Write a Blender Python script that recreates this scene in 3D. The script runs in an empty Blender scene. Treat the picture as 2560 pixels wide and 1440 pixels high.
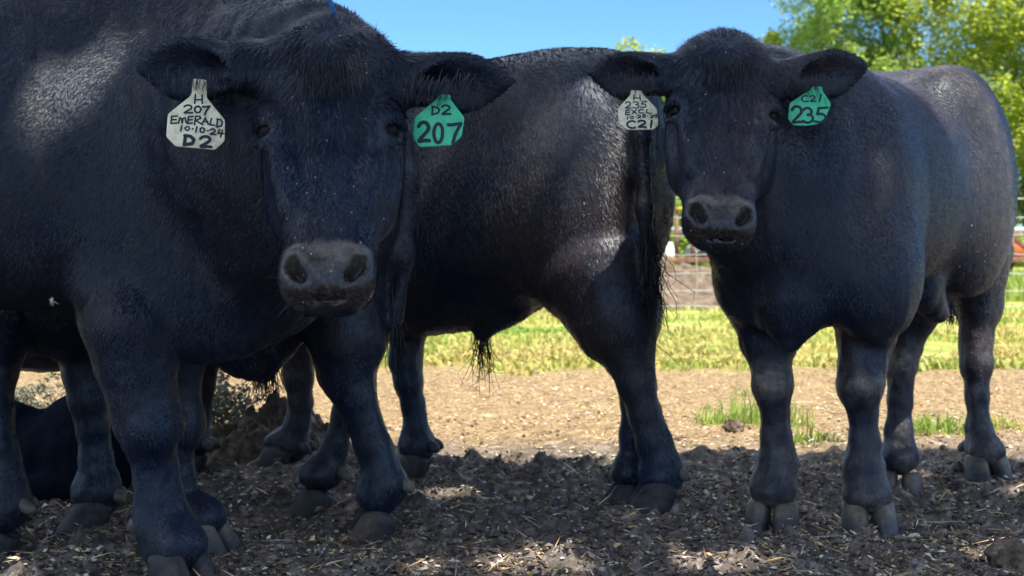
import bpy, math, random
import numpy as np
from mathutils import Vector, Matrix

rng = np.random.default_rng(7)
random.seed(7)
SC = bpy.context.scene
COL = SC.collection

# ------------------------------------------------------------------ camera, sky, sun, exposure
EYE = 0.72                      # camera height (m)
FPX = 3698.0                    # focal length in pixels of the 2560 px wide photo
VH = 600.0                      # row of the horizon in the photo
cam = bpy.data.cameras.new("camera")
cam.sensor_width = 36.0
cam.lens = FPX * 36.0 / 2560.0
cam.shift_y = -(720.0 - VH) / 2560.0
cam.clip_start, cam.clip_end = 0.05, 3000.0
cam.dof.use_dof = True
cam.dof.focus_distance = 2.8
cam.dof.aperture_fstop = 8.0
camo = bpy.data.objects.new("camera", cam)
camo.location = (0, 0, EYE)
camo.rotation_euler = (math.radians(90), 0, 0)
COL.objects.link(camo)
SC.camera = camo

SUN = np.array([0.36, -0.40, 0.90]); SUN /= np.linalg.norm(SUN)
world = bpy.data.worlds.new("World"); SC.world = world
world.use_nodes = True
wn = world.node_tree.nodes; wl = world.node_tree.links
wn.clear()
sky = wn.new("ShaderNodeTexSky"); sky.sky_type = 'NISHITA'; sky.sun_disc = False
sky.sun_elevation = math.asin(SUN[2]); sky.sun_rotation = math.atan2(SUN[0], SUN[1])
sky.altitude = 1200; sky.air_density = 1.0; sky.dust_density = 0.0; sky.ozone_density = 5.0
bg = wn.new("ShaderNodeBackground"); bg.inputs[1].default_value = 0.078
wo = wn.new("ShaderNodeOutputWorld")
deep = wn.new("ShaderNodeMix"); deep.data_type = 'RGBA'; deep.blend_type = 'MULTIPLY'      # a deep blue summer sky
deep.inputs[0].default_value = 1.0; deep.inputs[7].default_value = (0.56, 0.80, 1.0, 1)
wl.new(sky.outputs[0], deep.inputs[6]); # fair weather clouds added above the view as fill light, clear low down
tcw = wn.new("ShaderNodeTexCoord"); cn = wn.new("ShaderNodeTexNoise"); cn.inputs["Scale"].default_value = 2.4; cn.inputs["Detail"].default_value = 6
mpw = wn.new("ShaderNodeMapping"); mpw.inputs["Scale"].default_value = (1, 1, 1.8); wl.new(tcw.outputs["Generated"], mpw.inputs[0]); wl.new(mpw.outputs[0], cn.inputs["Vector"])
cr = wn.new("ShaderNodeValToRGB"); cr.color_ramp.elements[0].position = 0.42; cr.color_ramp.elements[1].position = 0.56; wl.new(cn.outputs[0], cr.inputs[0])
sz = wn.new("ShaderNodeSeparateXYZ"); wl.new(tcw.outputs["Generated"], sz.inputs[0])
ce = wn.new("ShaderNodeMapRange"); ce.inputs[1].default_value = 0.17; ce.inputs[2].default_value = 0.32; wl.new(sz.outputs[2], ce.inputs[0])
cm = wn.new("ShaderNodeMath"); cm.operation = 'MULTIPLY'; wl.new(cr.outputs[0], cm.inputs[0]); wl.new(ce.outputs[0], cm.inputs[1])
cl = wn.new("ShaderNodeMix"); cl.data_type = 'RGBA'; cl.inputs[7].default_value = (8.0, 8.8, 9.9, 1)
wl.new(cm.outputs[0], cl.inputs[0]); wl.new(deep.outputs[2], cl.inputs[6]); wl.new(cl.outputs[2], bg.inputs[0]); wl.new(bg.outputs[0], wo.inputs[0])
sun = bpy.data.lights.new("sun", 'SUN'); sun.energy = 3.5; sun.angle = math.radians(0.53); sun.color = (1.0, 0.93, 0.82)
suno = bpy.data.objects.new("sun", sun); COL.objects.link(suno)
suno.rotation_euler = Vector(SUN).to_track_quat('Z', 'Y').to_euler()
suno.location = (6, -8, 20)
SC.view_settings.view_transform = 'Standard'
SC.view_settings.look = 'None'
SC.view_settings.exposure = 1.42
SC.view_settings.gamma = 1.0

# ------------------------------------------------------------------ small helpers
def P(u, v, d):
    """a point seen at photo pixel (u, v), d metres in front of the camera"""
    return np.array([(u - 1280.0) / FPX * d, d, EYE - (v - VH) / FPX * d])

def GND(v):
    return EYE * FPX / (v - VH)

def unit(a):
    a = np.asarray(a, float)
    return a / max(np.linalg.norm(a), 1e-9)

def mesh_np(name, verts, faces, mats=(), parent=None, smooth=True, attrs=None, fmat=None, link=True):
    """verts (n,3); faces = array (m,k) or list of such arrays"""
    me = bpy.data.meshes.new(name)
    V = np.asarray(verts, np.float32)
    fl = faces if isinstance(faces, list) else [faces]
    fl = [np.asarray(f, np.int32) for f in fl if len(f)]
    me.vertices.add(len(V)); me.vertices.foreach_set("co", V.ravel())
    loops = np.concatenate([f.ravel() for f in fl])
    tot = np.concatenate([np.full(len(f), f.shape[1], np.int32) for f in fl])
    st = np.concatenate([[0], np.cumsum(tot)[:-1]]).astype(np.int32)
    me.loops.add(len(loops)); me.loops.foreach_set("vertex_index", loops)
    me.polygons.add(len(tot)); me.polygons.foreach_set("loop_start", st)
    try: me.polygons.foreach_set("loop_total", tot)
    except Exception: pass
    if fmat is not None: me.polygons.foreach_set("material_index", np.asarray(fmat, np.int32))
    me.polygons.foreach_set("use_smooth", np.full(len(tot), bool(smooth)))
    me.update(calc_edges=True)
    for k, a in (attrs or {}).items():
        a = np.asarray(a, np.float32)
        if a.ndim == 1:
            at = me.attributes.new(k, 'FLOAT', 'POINT'); at.data.foreach_set("value", a)
        else:
            at = me.attributes.new(k, 'FLOAT_COLOR', 'POINT')
            at.data.foreach_set("color", np.concatenate([a, np.ones((len(a), 1), np.float32)], 1).ravel())
    for m in mats: me.materials.append(m)
    ob = bpy.data.objects.new(name, me)
    if link: COL.objects.link(ob)
    if parent: ob.parent = parent
    return ob

def tag(o, label=None, cat=None, group=None, kind=None):
    if label: o["label"] = label
    if cat: o["category"] = cat
    if group: o["group"] = group
    if kind: o["kind"] = kind
    return o

def empty(name, loc, label, cat, group=None):
    o = bpy.data.objects.new(name, None); COL.objects.link(o)
    o.location = tuple(float(c) for c in loc); o.empty_display_size = 0.1
    tag(o, label, cat, group)
    return o

def setparent(ob, root):
    """mesh authored in world coordinates -> child of root"""
    ob.parent = root
    ob.matrix_parent_inverse = Matrix.Translation(-Vector(root.location))
    return ob

def tubes(paths, n=6):
    """paths: list of (points (k,3), radii (k,)) -> verts, quads"""
    V, F = [], []; off = 0
    ang = np.arange(n) / n * 2 * np.pi
    for pts, rad in paths:
        pts = np.asarray(pts, float); k = len(pts)
        rad = np.broadcast_to(np.asarray(rad, float), (k,))
        tg = np.gradient(pts, axis=0); tg /= np.maximum(np.linalg.norm(tg, axis=1, keepdims=True), 1e-9)
        ref = np.array([0, 0, 1.0]) if abs(tg[:, 2]).mean() < 0.8 else np.array([1.0, 0, 0])
        s = np.cross(tg, ref); s /= np.maximum(np.linalg.norm(s, axis=1, keepdims=True), 1e-9)
        t = np.cross(s, tg)
        ring = pts[:, None, :] + rad[:, None, None] * (np.cos(ang)[None, :, None] * s[:, None, :] + np.sin(ang)[None, :, None] * t[:, None, :])
        V.append(ring.reshape(-1, 3))
        i, j = np.meshgrid(np.arange(k - 1), np.arange(n), indexing='ij')
        a = i * n + j; b = i * n + (j + 1) % n
        F.append(np.stack([a, b, b + n, a + n], -1).reshape(-1, 4) + off)
        # caps
        c0 = pts[0]; c1 = pts[-1]
        V.append(np.stack([c0, c1])); ci = off + k * n
        jj = np.arange(n)
        F.append(np.stack([np.full(n, ci), (jj + 1) % n + off, jj + off, np.full(n, ci)], -1)[:, [0, 1, 2, 2]])
        F.append(np.stack([np.full(n, ci + 1), off + (k - 1) * n + jj, off + (k - 1) * n + (jj + 1) % n, np.full(n, ci + 1)], -1)[:, [0, 1, 2, 2]])
        off += k * n + 2
    Fq = np.concatenate(F); 
    tri = Fq[:, 2] == Fq[:, 3]
    return np.concatenate(V), [Fq[~tri], Fq[tri][:, :3]]

# value noise -----------------------------------------------------------------
def _hash(ix, iy, iz, seed):
    h = (ix.astype(np.int64) * 374761393 + iy.astype(np.int64) * 668265263 + iz.astype(np.int64) * 2147483647 + seed * 974711) & 0x7fffffff
    h = ((h ^ (h >> 13)) * 1274126177) & 0x7fffffff
    return ((h ^ (h >> 16)) & 0xffffff) / float(0xffffff)

def vnoise(p, seed=0):
    p = np.asarray(p, float)
    i = np.floor(p).astype(np.int64); f = p - i; f = f * f * (3 - 2 * f)
    r = 0
    for dx in (0, 1):
        wx = f[..., 0] if dx else 1 - f[..., 0]
        for dy in (0, 1):
            wy = f[..., 1] if dy else 1 - f[..., 1]
            for dz in (0, 1):
                wz = f[..., 2] if dz else 1 - f[..., 2]
                r = r + wx * wy * wz * _hash(i[..., 0] + dx, i[..., 1] + dy, i[..., 2] + dz, seed)
    return r * 2 - 1

def vnoise2(x, y, seed=0):
    return vnoise2p(np.asarray(x, float), np.asarray(y, float), seed)

def vnoise2p(x, y, seed):
    ix = np.floor(x).astype(np.int64); iy = np.floor(y).astype(np.int64)
    fx = x - ix; fy = y - iy
    fx = fx * fx * (3 - 2 * fx); fy = fy * fy * (3 - 2 * fy)
    z = np.zeros_like(ix)
    a = _hash(ix, iy, z, seed); b = _hash(ix + 1, iy, z, seed)
    c = _hash(ix, iy + 1, z, seed); d = _hash(ix + 1, iy + 1, z, seed)
    return ((a * (1 - fx) + b * fx) * (1 - fy) + (c * (1 - fx) + d * fx) * fy) * 2 - 1

def fbm2(x, y, octs=4, seed=0):
    r = 0; a = 1.0
    for k in range(octs):
        r = r + a * vnoise2p(x * 2 ** k, y * 2 ** k, seed + k * 17); a *= 0.5
    return r

# materials ---------------------------------------------------------------------
def new_mat(name, base=(0.5, 0.5, 0.5), rough=0.6, spec=0.5, metal=0.0):
    m = bpy.data.materials.new(name); m.use_nodes = True
    nt = m.node_tree; b = nt.nodes["Principled BSDF"]
    b.inputs["Base Color"].default_value = (*base, 1); b.inputs["Roughness"].default_value = rough
    b.inputs["Specular IOR Level"].default_value = spec; b.inputs["Metallic"].default_value = metal
    return m, nt, b

def N(nt, typ, **kw):
    n = nt.nodes.new(typ)
    for k, v in kw.items():
        if k.startswith("i_"):
            n.inputs[k[2:].replace("_", " ")].default_value = v
        else: setattr(n, k, v)
    return n

def ramp(nt, fac, stops):
    r = nt.nodes.new("ShaderNodeValToRGB")
    e = r.color_ramp.elements
    while len(e) < len(stops): e.new(0.5)
    for el, (p, c) in zip(e, stops):
        el.position = p; el.color = (*c, 1) if len(c) == 3 else c
    nt.links.new(fac, r.inputs[0])
    return r.outputs[0]

def mix(nt, fac, a, b, blend='MIX'):
    m = nt.nodes.new("ShaderNodeMix"); m.data_type = 'RGBA'; m.blend_type = blend
    for s, v in ((m.inputs[0], fac), (m.inputs[6], a), (m.inputs[7], b)):
        if isinstance(v, (int, float)): s.default_value = v
        elif isinstance(v, tuple): s.default_value = (*v, 1) if len(v) == 3 else v
        else: nt.links.new(v, s)
    return m.outputs[2]

def attr(nt, name):
    a = nt.nodes.new("ShaderNodeAttribute"); a.attribute_name = name
    return a

def noise(nt, scale, detail=3, rough=0.55, vec=None, dist=0.0):
    n = N(nt, "ShaderNodeTexNoise"); n.inputs["Scale"].default_value = scale
    n.inputs["Detail"].default_value = detail; n.inputs["Roughness"].default_value = rough
    n.inputs["Distortion"].default_value = dist
    if vec is None:
        tc = nt.nodes.new("ShaderNodeTexCoord"); vec = tc.outputs["Object"]
    nt.links.new(vec, n.inputs["Vector"])
    return n.outputs[0]

def bump(nt, bsdf, h, strength=0.3, dist=0.01):
    b = nt.nodes.new("ShaderNodeBump"); b.inputs["Strength"].default_value = strength; b.inputs["Distance"].default_value = dist
    nt.links.new(h, b.inputs["Height"]); nt.links.new(b.outputs[0], bsdf.inputs["Normal"])

# ------------------------------------------------------------------ ground
def ground_h(x, y):
    r = np.hypot(x * 0.6, y - 4.0)
    near = np.clip((16 - y) / 6, 0, 1)
    h = 0.016 * fbm2(x * 1.3, y * 1.3, 3, 3)
    c = fbm2(x * 9, y * 9, 3, 11)
    h = h + near * (0.009 + 0.010 * np.clip((5.2 - y) / .5, 0, 1)) * np.maximum(c, -0.6)
    c2 = fbm2(x * 24, y * 24, 3, 23)
    lit = np.clip((y - 4.7) / 0.6, 0, 1)
    h = h + (1 - lit) * 0.013 * np.maximum(fbm2(x * 4.3, y * 4.3, 2, 91), -.5)
    h = h + near * (0.022 - 0.017 * lit) * np.maximum(c2 - 0.15, -0.1) * 1.5
    return h

def build_ground():
    xs = np.concatenate([-np.geomspace(260, 2.2, 46), np.arange(-2.15, 2.6, 0.0125), np.geomspace(2.62, 260, 46)])
    ys = np.concatenate([-np.geomspace(60, 0.2, 14), np.linspace(0, 2.3, 12), np.arange(2.35, 5.6, 0.0125), np.arange(5.6, 9, 0.03), np.geomspace(9.05, 700, 70)])
    X, Y = np.meshgrid(xs, ys, indexing='xy')
    Z = ground_h(X, Y)
    V = np.stack([X, Y, Z], -1).reshape(-1, 3)
    nx, ny = len(xs), len(ys)
    i, j = np.meshgrid(np.arange(ny - 1), np.arange(nx - 1), indexing='ij')
    a = i * nx + j
    F = np.stack([a, a + 1, a + 1 + nx, a + nx], -1).reshape(-1, 4)
    m, nt, b = new_mat("soil", rough=0.95, spec=0.15)
    big = noise(nt, 1.1, 4); fine = noise(nt, 55, 4, 0.65); mid = noise(nt, 14, 4, 0.6)
    c1 = ramp(nt, mid, [(0.30, (0.085, 0.055, 0.036)), (0.5, (0.235, 0.163, 0.086)), (0.72, (0.42, 0.305, 0.160))])
    c2 = ramp(nt, fine, [(0.36, (0.055, 0.036, 0.026)), (0.52, (0.285, 0.195, 0.098)), (0.68, (0.58, 0.44, 0.235))])
    c = mix(nt, 0.55, c1, c2)
    # far ground: dry grass and green
    tc = nt.nodes.new("ShaderNodeTexCoord"); sx = N(nt, "ShaderNodeSeparateXYZ"); nt.links.new(tc.outputs["Object"], sx.inputs[0])
    mr = N(nt, "ShaderNodeMapRange"); mr.inputs[1].default_value = 7.9; mr.inputs[2].default_value = 9.6
    nt.links.new(sx.outputs[1], mr.inputs[0])
    gcol = ramp(nt, noise(nt, 3.0, 5, 0.65), [(0.34, (0.16, 0.22, 0.04)), (0.52, (0.34, 0.36, 0.09)), (0.70, (0.52, 0.42, 0.18))])
    c = mix(nt, mr.outputs[0], c, gcol)
    # churned soil with the foreground shade darkened into its colour, dry dust beyond
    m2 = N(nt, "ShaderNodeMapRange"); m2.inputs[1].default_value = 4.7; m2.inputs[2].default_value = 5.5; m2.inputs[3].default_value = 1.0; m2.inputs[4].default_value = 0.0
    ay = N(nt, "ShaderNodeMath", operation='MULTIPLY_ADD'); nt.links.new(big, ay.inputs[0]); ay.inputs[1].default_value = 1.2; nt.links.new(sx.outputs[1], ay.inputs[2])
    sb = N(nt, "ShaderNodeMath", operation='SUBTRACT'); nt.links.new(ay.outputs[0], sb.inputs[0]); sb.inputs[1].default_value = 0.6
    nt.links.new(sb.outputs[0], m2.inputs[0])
    shade_mud = ramp(nt, noise(nt, 30, 5, 0.7), [(0.36, (0.036, 0.033, 0.034)), (0.55, (0.132, 0.119, 0.113)), (0.68, (0.37, 0.335, 0.30))])
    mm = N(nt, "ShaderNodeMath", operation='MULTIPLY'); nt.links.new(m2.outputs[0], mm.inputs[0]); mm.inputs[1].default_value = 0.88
    c = mix(nt, mm.outputs[0], c, shade_mud)
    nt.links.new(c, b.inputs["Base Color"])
    bump(nt, b, fine, 0.6, 0.01)
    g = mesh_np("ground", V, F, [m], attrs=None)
    tag(g, kind="structure")

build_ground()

def litter(name, n, xr, yr, size, elong, flat, cols, seed, label, dens=None, zoff=0.0):
    """irregular chips lying on the ground, one stuff object"""
    r = np.random.default_rng(seed)
    x = r.uniform(*xr, n); t = r.uniform(0, 1, n)
    y = 1 / (1 / yr[0] + t * (1 / yr[1] - 1 / yr[0]))
    x = x * y / 4.0
    if dens is not None:
        k = r.uniform(0, 1, n) < dens(x, y); x, y = x[k], y[k]; n = len(x)
    s = size[0] * (size[1] / size[0]) ** r.uniform(0, 1, n) ** 1.6
    L = s * r.uniform(*elong, n); H = s * r.uniform(*flat, n)
    yaw = r.uniform(0, 2 * np.pi, n); pit = r.normal(0, 0.30, n); rol = r.normal(0, 0.35, n)
    base = np.array([[1, 0.1, 0.1], [-1, -0.1, 0.05], [0.1, 1, 0], [-0.1, -1, 0.1], [0.05, 0.1, 1], [0, 0, -0.6]])
    vv = base[None] * (1 + r.uniform(-0.35, 0.35, (n, 6, 3)))
    vv = vv * np.stack([L, s, H], -1)[:, None, :] * 0.5
    cy, sy, cp, sp, cr, sr = np.cos(yaw), np.sin(yaw), np.cos(pit), np.sin(pit), np.cos(rol), np.sin(rol)
    X = vv[..., 0] * cp[:, None] + vv[..., 2] * sp[:, None]; Z = -vv[..., 0] * sp[:, None] + vv[..., 2] * cp[:, None]; Y = vv[..., 1]
    Y, Z = Y * cr[:, None] - Z * sr[:, None], Y * sr[:, None] + Z * cr[:, None]
    X, Y = X * cy[:, None] - Y * sy[:, None], X * sy[:, None] + Y * cy[:, None]
    Z = Z + (ground_h(x, y) + H * 0.30 + zoff)[:, None]
    V = np.stack([X + x[:, None], Y + y[:, None], Z], -1).reshape(-1, 3)
    oct_f = np.array([[0, 2, 4], [2, 1, 4], [1, 3, 4], [3, 0, 4], [2, 0, 5], [1, 2, 5], [3, 1, 5], [0, 3, 5]])
    F = (oct_f[None] + (np.arange(n) * 6)[:, None, None]).reshape(-1, 3)
    cols = np.asarray(cols); ci = r.integers(0, len(cols), n)
    C = cols[ci] * r.uniform(0.7, 1.25, (n, 1))
    m = bpy.data.materials.get("litter_chip")
    if m is None:
        m, nt, b = new_mat("litter_chip", rough=0.85, spec=0.2)
        nt.links.new(attr(nt, "tint").outputs["Color"], b.inputs["Base Color"])
    o = mesh_np(name, V, F, [m], smooth=False, attrs={"tint": np.repeat(C, 6, 0)})
    tag(o, label, None, None, "stuff")
    return o

PALE = [(0.58, 0.44, 0.24), (0.48, 0.34, 0.18), (0.68, 0.59, 0.42), (0.36, 0.25, 0.14), (0.46, 0.41, 0.35), (0.52, 0.37, 0.17)]
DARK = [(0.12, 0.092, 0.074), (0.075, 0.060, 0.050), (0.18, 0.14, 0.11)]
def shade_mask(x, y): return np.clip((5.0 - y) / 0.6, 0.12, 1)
litter("wood_chips", 80000, (-1.6, 1.75), (2.5, 9.0), (0.004, 0.015), (1.0, 2.4), (0.25, 0.6), PALE, 5, "pale wood chips and grit on the dirt",
       dens=lambda x, y: np.clip(0.38 + 0.55 * fbm2(x * 2.2, y * 2.2, 3, 77) + 0.35 * np.clip((y - 4.8) / 0.5, 0, 1), 0.06, 1))
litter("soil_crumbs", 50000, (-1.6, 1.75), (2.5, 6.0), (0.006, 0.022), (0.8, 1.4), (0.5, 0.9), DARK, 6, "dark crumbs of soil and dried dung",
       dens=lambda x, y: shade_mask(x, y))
litter("pale_bits", 2600, (-1.6, 1.75), (2.5, 5.2), (0.006, 0.016), (1.0, 1.8), (0.4, 0.8), [(0.55, 0.52, 0.48), (0.62, 0.56, 0.46), (0.45, 0.43, 0.42)], 15, "greyish white bits of chaff on the churned soil", zoff=0.004)
litter("straw", 2200, (-1.6, 1.75), (2.5, 8.5), (0.0025, 0.005), (8, 26), (0.6, 1.0), PALE, 8, "bits of straw and thin stalks", zoff=0.008)

# ------------------------------------------------------------------ implicit bodies (one continuous surface each)
class Field:
    def __init__(s, lo, hi, h):
        s.lo = np.asarray(lo, float); s.h = h
        s.n = np.ceil((np.asarray(hi, float) - s.lo) / h).astype(int) + 1
        s.f = np.full(s.n, 0.5, np.float32)
        s.ax = [(s.lo[i] + np.arange(s.n[i]) * h).astype(np.float32) for i in range(3)]
    def _block(s, lo, hi, pad):
        i0 = np.maximum(np.floor((np.asarray(lo) - pad - s.lo) / s.h).astype(int), 0)
        i1 = np.minimum(np.ceil((np.asarray(hi) + pad - s.lo) / s.h).astype(int) + 1, s.n)
        if np.any(i1 <= i0): return None
        sl = tuple(slice(a, b) for a, b in zip(i0, i1))
        return sl, s.ax[0][sl[0]][:, None, None], s.ax[1][sl[1]][None, :, None], s.ax[2][sl[2]][None, None, :]
    def put(s, lo, hi, fn, k=0.03, op='u'):
        b = s._block(lo, hi, k + 2.5 * s.h)
        if b is None: return
        sl, X, Y, Z = b
        d = fn(X, Y, Z).astype(np.float32)
        g = s.f[sl]
        if op == 'u':
            hh = np.maximum(k - np.abs(g - d), 0) / max(k, 1e-6)
            s.f[sl] = np.minimum(g, d) - hh * hh * k * 0.25
        else:                                   # smooth carve
            hh = np.maximum(k - np.abs(g + d), 0) / max(k, 1e-6)
            s.f[sl] = np.maximum(g, -d) + hh * hh * k * 0.25
    def cone(s, a, b, ra, rb, k=0.03):
        a = np.asarray(a, float); b = np.asarray(b, float); ba = b - a; L2 = max(float(ba @ ba), 1e-9)
        def fn(X, Y, Z):
            px, py, pz = X - a[0], Y - a[1], Z - a[2]
            t = np.clip((px * ba[0] + py * ba[1] + pz * ba[2]) / L2, 0, 1)
            return np.sqrt((px - t * ba[0]) ** 2 + (py - t * ba[1]) ** 2 + (pz - t * ba[2]) ** 2) - (ra + (rb - ra) * t)
        r = max(ra, rb)
        s.put(np.minimum(a, b) - r, np.maximum(a, b) + r, fn, k)
    def chain(s, pts, rad, k=0.02):
        for i in range(len(pts) - 1):
            s.cone(pts[i], pts[i + 1], rad[i], rad[i + 1], k)
    def ell(s, c, r, R=None, k=0.03, op='u'):
        c = np.asarray(c, float); r = np.asarray(r, float)
        R = np.eye(3) if R is None else np.asarray(R, float)   # rows: local axes
        def fn(X, Y, Z):
            px, py, pz = X - c[0], Y - c[1], Z - c[2]
            q = [px * R[i, 0] + py * R[i, 1] + pz * R[i, 2] for i in range(3)]
            k0 = np.sqrt(sum((q[i] / r[i]) ** 2 for i in range(3)))
            k1 = np.sqrt(sum((q[i] / r[i] ** 2) ** 2 for i in range(3)))
            return k0 * (k0 - 1) / np.maximum(k1, 1e-6)
        ext = np.sqrt(((R * r[:, None]) ** 2).sum(0))
        s.put(c - ext, c + ext, fn, k, op)
    def loft(s, O, R, xs, top, bot, hw, ex=2.3, k=0.04, cen=None):
        """stations along local X; local Y lateral, local Z up"""
        O = np.asarray(O, float); R = np.asarray(R, float)
        xs = np.asarray(xs, float)
        fine = np.linspace(xs[0], xs[-1], 160)
        def sm(v):
            v = np.asarray(v, float); m = np.gradient(v, xs)
            # monotone-ish cubic hermite
            i = np.clip(np.searchsorted(xs, fine) - 1, 0, len(xs) - 2)
            h = xs[i + 1] - xs[i]; t = (fine - xs[i]) / h
            return (2*t**3 - 3*t**2 + 1) * v[i] + (t**3 - 2*t**2 + t) * h * m[i] + (-2*t**3 + 3*t**2) * v[i+1] + (t**3 - t**2) * h * m[i+1]
        T, B, W = sm(top), sm(bot), np.maximum(sm(hw), 0.004)
        C = sm(cen) if cen is not None else np.zeros_like(T)
        CZ = (T + B) / 2; H = np.maximum((T - B) / 2, 0.004)
        pts = []
        for xx, c, w, hh, cc in zip(fine, CZ, W, H, C):
            for sy in (-1, 1):
                for sz in (-1, 1):
                    pts.append(O + xx * R[0] + (cc + sy * w) * R[1] + (c + sz * hh) * R[2])
        pts = np.array(pts)
        def fn(X, Y, Z):
            px, py, pz = X - O[0], Y - O[1], Z - O[2]
            x = px * R[0, 0] + py * R[0, 1] + pz * R[0, 2]
            y = px * R[1, 0] + py * R[1, 1] + pz * R[1, 2]
            z = px * R[2, 0] + py * R[2, 1] + pz * R[2, 2]
            xc = np.clip(x, xs[0], xs[-1])
            w = np.interp(xc, fine, W); h = np.interp(xc, fine, H); cz = np.interp(xc, fine, CZ); cy = np.interp(xc, fine, C)
            rho = ((np.abs(y - cy) / w) ** ex + (np.abs(z - cz) / h) ** ex) ** (1 / ex)
            d = (rho - 1) * np.minimum(w, h)
            dx = np.abs(x - xc)
            return np.where(dx > 0, np.hypot(dx, np.maximum(d, 0)), d)
        s.put(pts.min(0), pts.max(0), fn, k)
    def mesh(s):
        f = s.f; h = s.h
        ins = f < 0
        nx, ny, nz = f.shape
        cnt = np.zeros((nx - 1, ny - 1, nz - 1), np.uint8)
        offs = [(i, j, k) for i in (0, 1) for j in (0, 1) for k in (0, 1)]
        for (i, j, k) in offs:
            cnt += ins[i:nx - 1 + i, j:ny - 1 + j, k:nz - 1 + k]
        act = (cnt > 0) & (cnt < 8)
        ci = np.argwhere(act)
        idx = np.full(act.shape, -1, np.int32); idx[act] = np.arange(len(ci))
        vals = {o: f[ci[:, 0] + o[0], ci[:, 1] + o[1], ci[:, 2] + o[2]] for o in offs}
        ps = np.zeros((len(ci), 3)); pc = np.zeros(len(ci))
        for a in offs:
            for d in range(3):
                if a[d] == 0:
                    b = tuple(1 if e == d else a[e] for e in range(3))
                    va, vb = vals[a], vals[b]
                    c = (va < 0) != (vb < 0)
                    t = np.where(c, va / np.where(c, va - vb, 1), 0)
                    p = np.tile(np.array(a, float), (len(ci), 1)); p[:, d] += t
                    ps[c] += p[c]; pc += c
        V = s.lo + (ci + ps / pc[:, None]) * h
        quads = []
        for d in range(3):
            sl0 = [slice(None)] * 3; sl1 = [slice(None)] * 3
            sl0[d] = slice(0, -1); sl1[d] = slice(1, None)
            e = ins[tuple(sl0)] != ins[tuple(sl1)]
            ei = np.argwhere(e)
            u, v = (d + 1) % 3, (d + 2) % 3
            ok = (ei[:, u] > 0) & (ei[:, v] > 0) & (ei[:, u] < f.shape[u] - 1) & (ei[:, v] < f.shape[v] - 1)
            ei = ei[ok]
            def cell(du, dv):
                q = ei.copy(); q[:, u] -= du; q[:, v] -= dv
                return idx[q[:, 0], q[:, 1], q[:, 2]]
            q = np.stack([cell(1, 1), cell(0, 1), cell(0, 0), cell(1, 0)], -1)
            flip = ~ins[ei[:, 0], ei[:, 1], ei[:, 2]]
            q[flip] = q[flip][:, ::-1]
            quads.append(q)
        Q = np.concatenate(quads)
        # light smoothing
        for _ in range(2):
            acc = np.zeros_like(V); n = np.zeros(len(V))
            for a, b in ((0, 1), (1, 2), (2, 3), (3, 0)):
                np.add.at(acc, Q[:, a], V[Q[:, b]]); np.add.at(n, Q[:, a], 1)
            V = V * 0.5 + 0.5 * acc / np.maximum(n, 1)[:, None]
        return V, Q

def vnormals(V, Q):
    fn = np.cross(V[Q[:, 2]] - V[Q[:, 0]], V[Q[:, 3]] - V[Q[:, 1]])
    n = np.zeros_like(V)
    for c in range(4): np.add.at(n, Q[:, c], fn)
    return n / np.maximum(np.linalg.norm(n, axis=1, keepdims=True), 1e-12), np.linalg.norm(fn, axis=1) / 2

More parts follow.
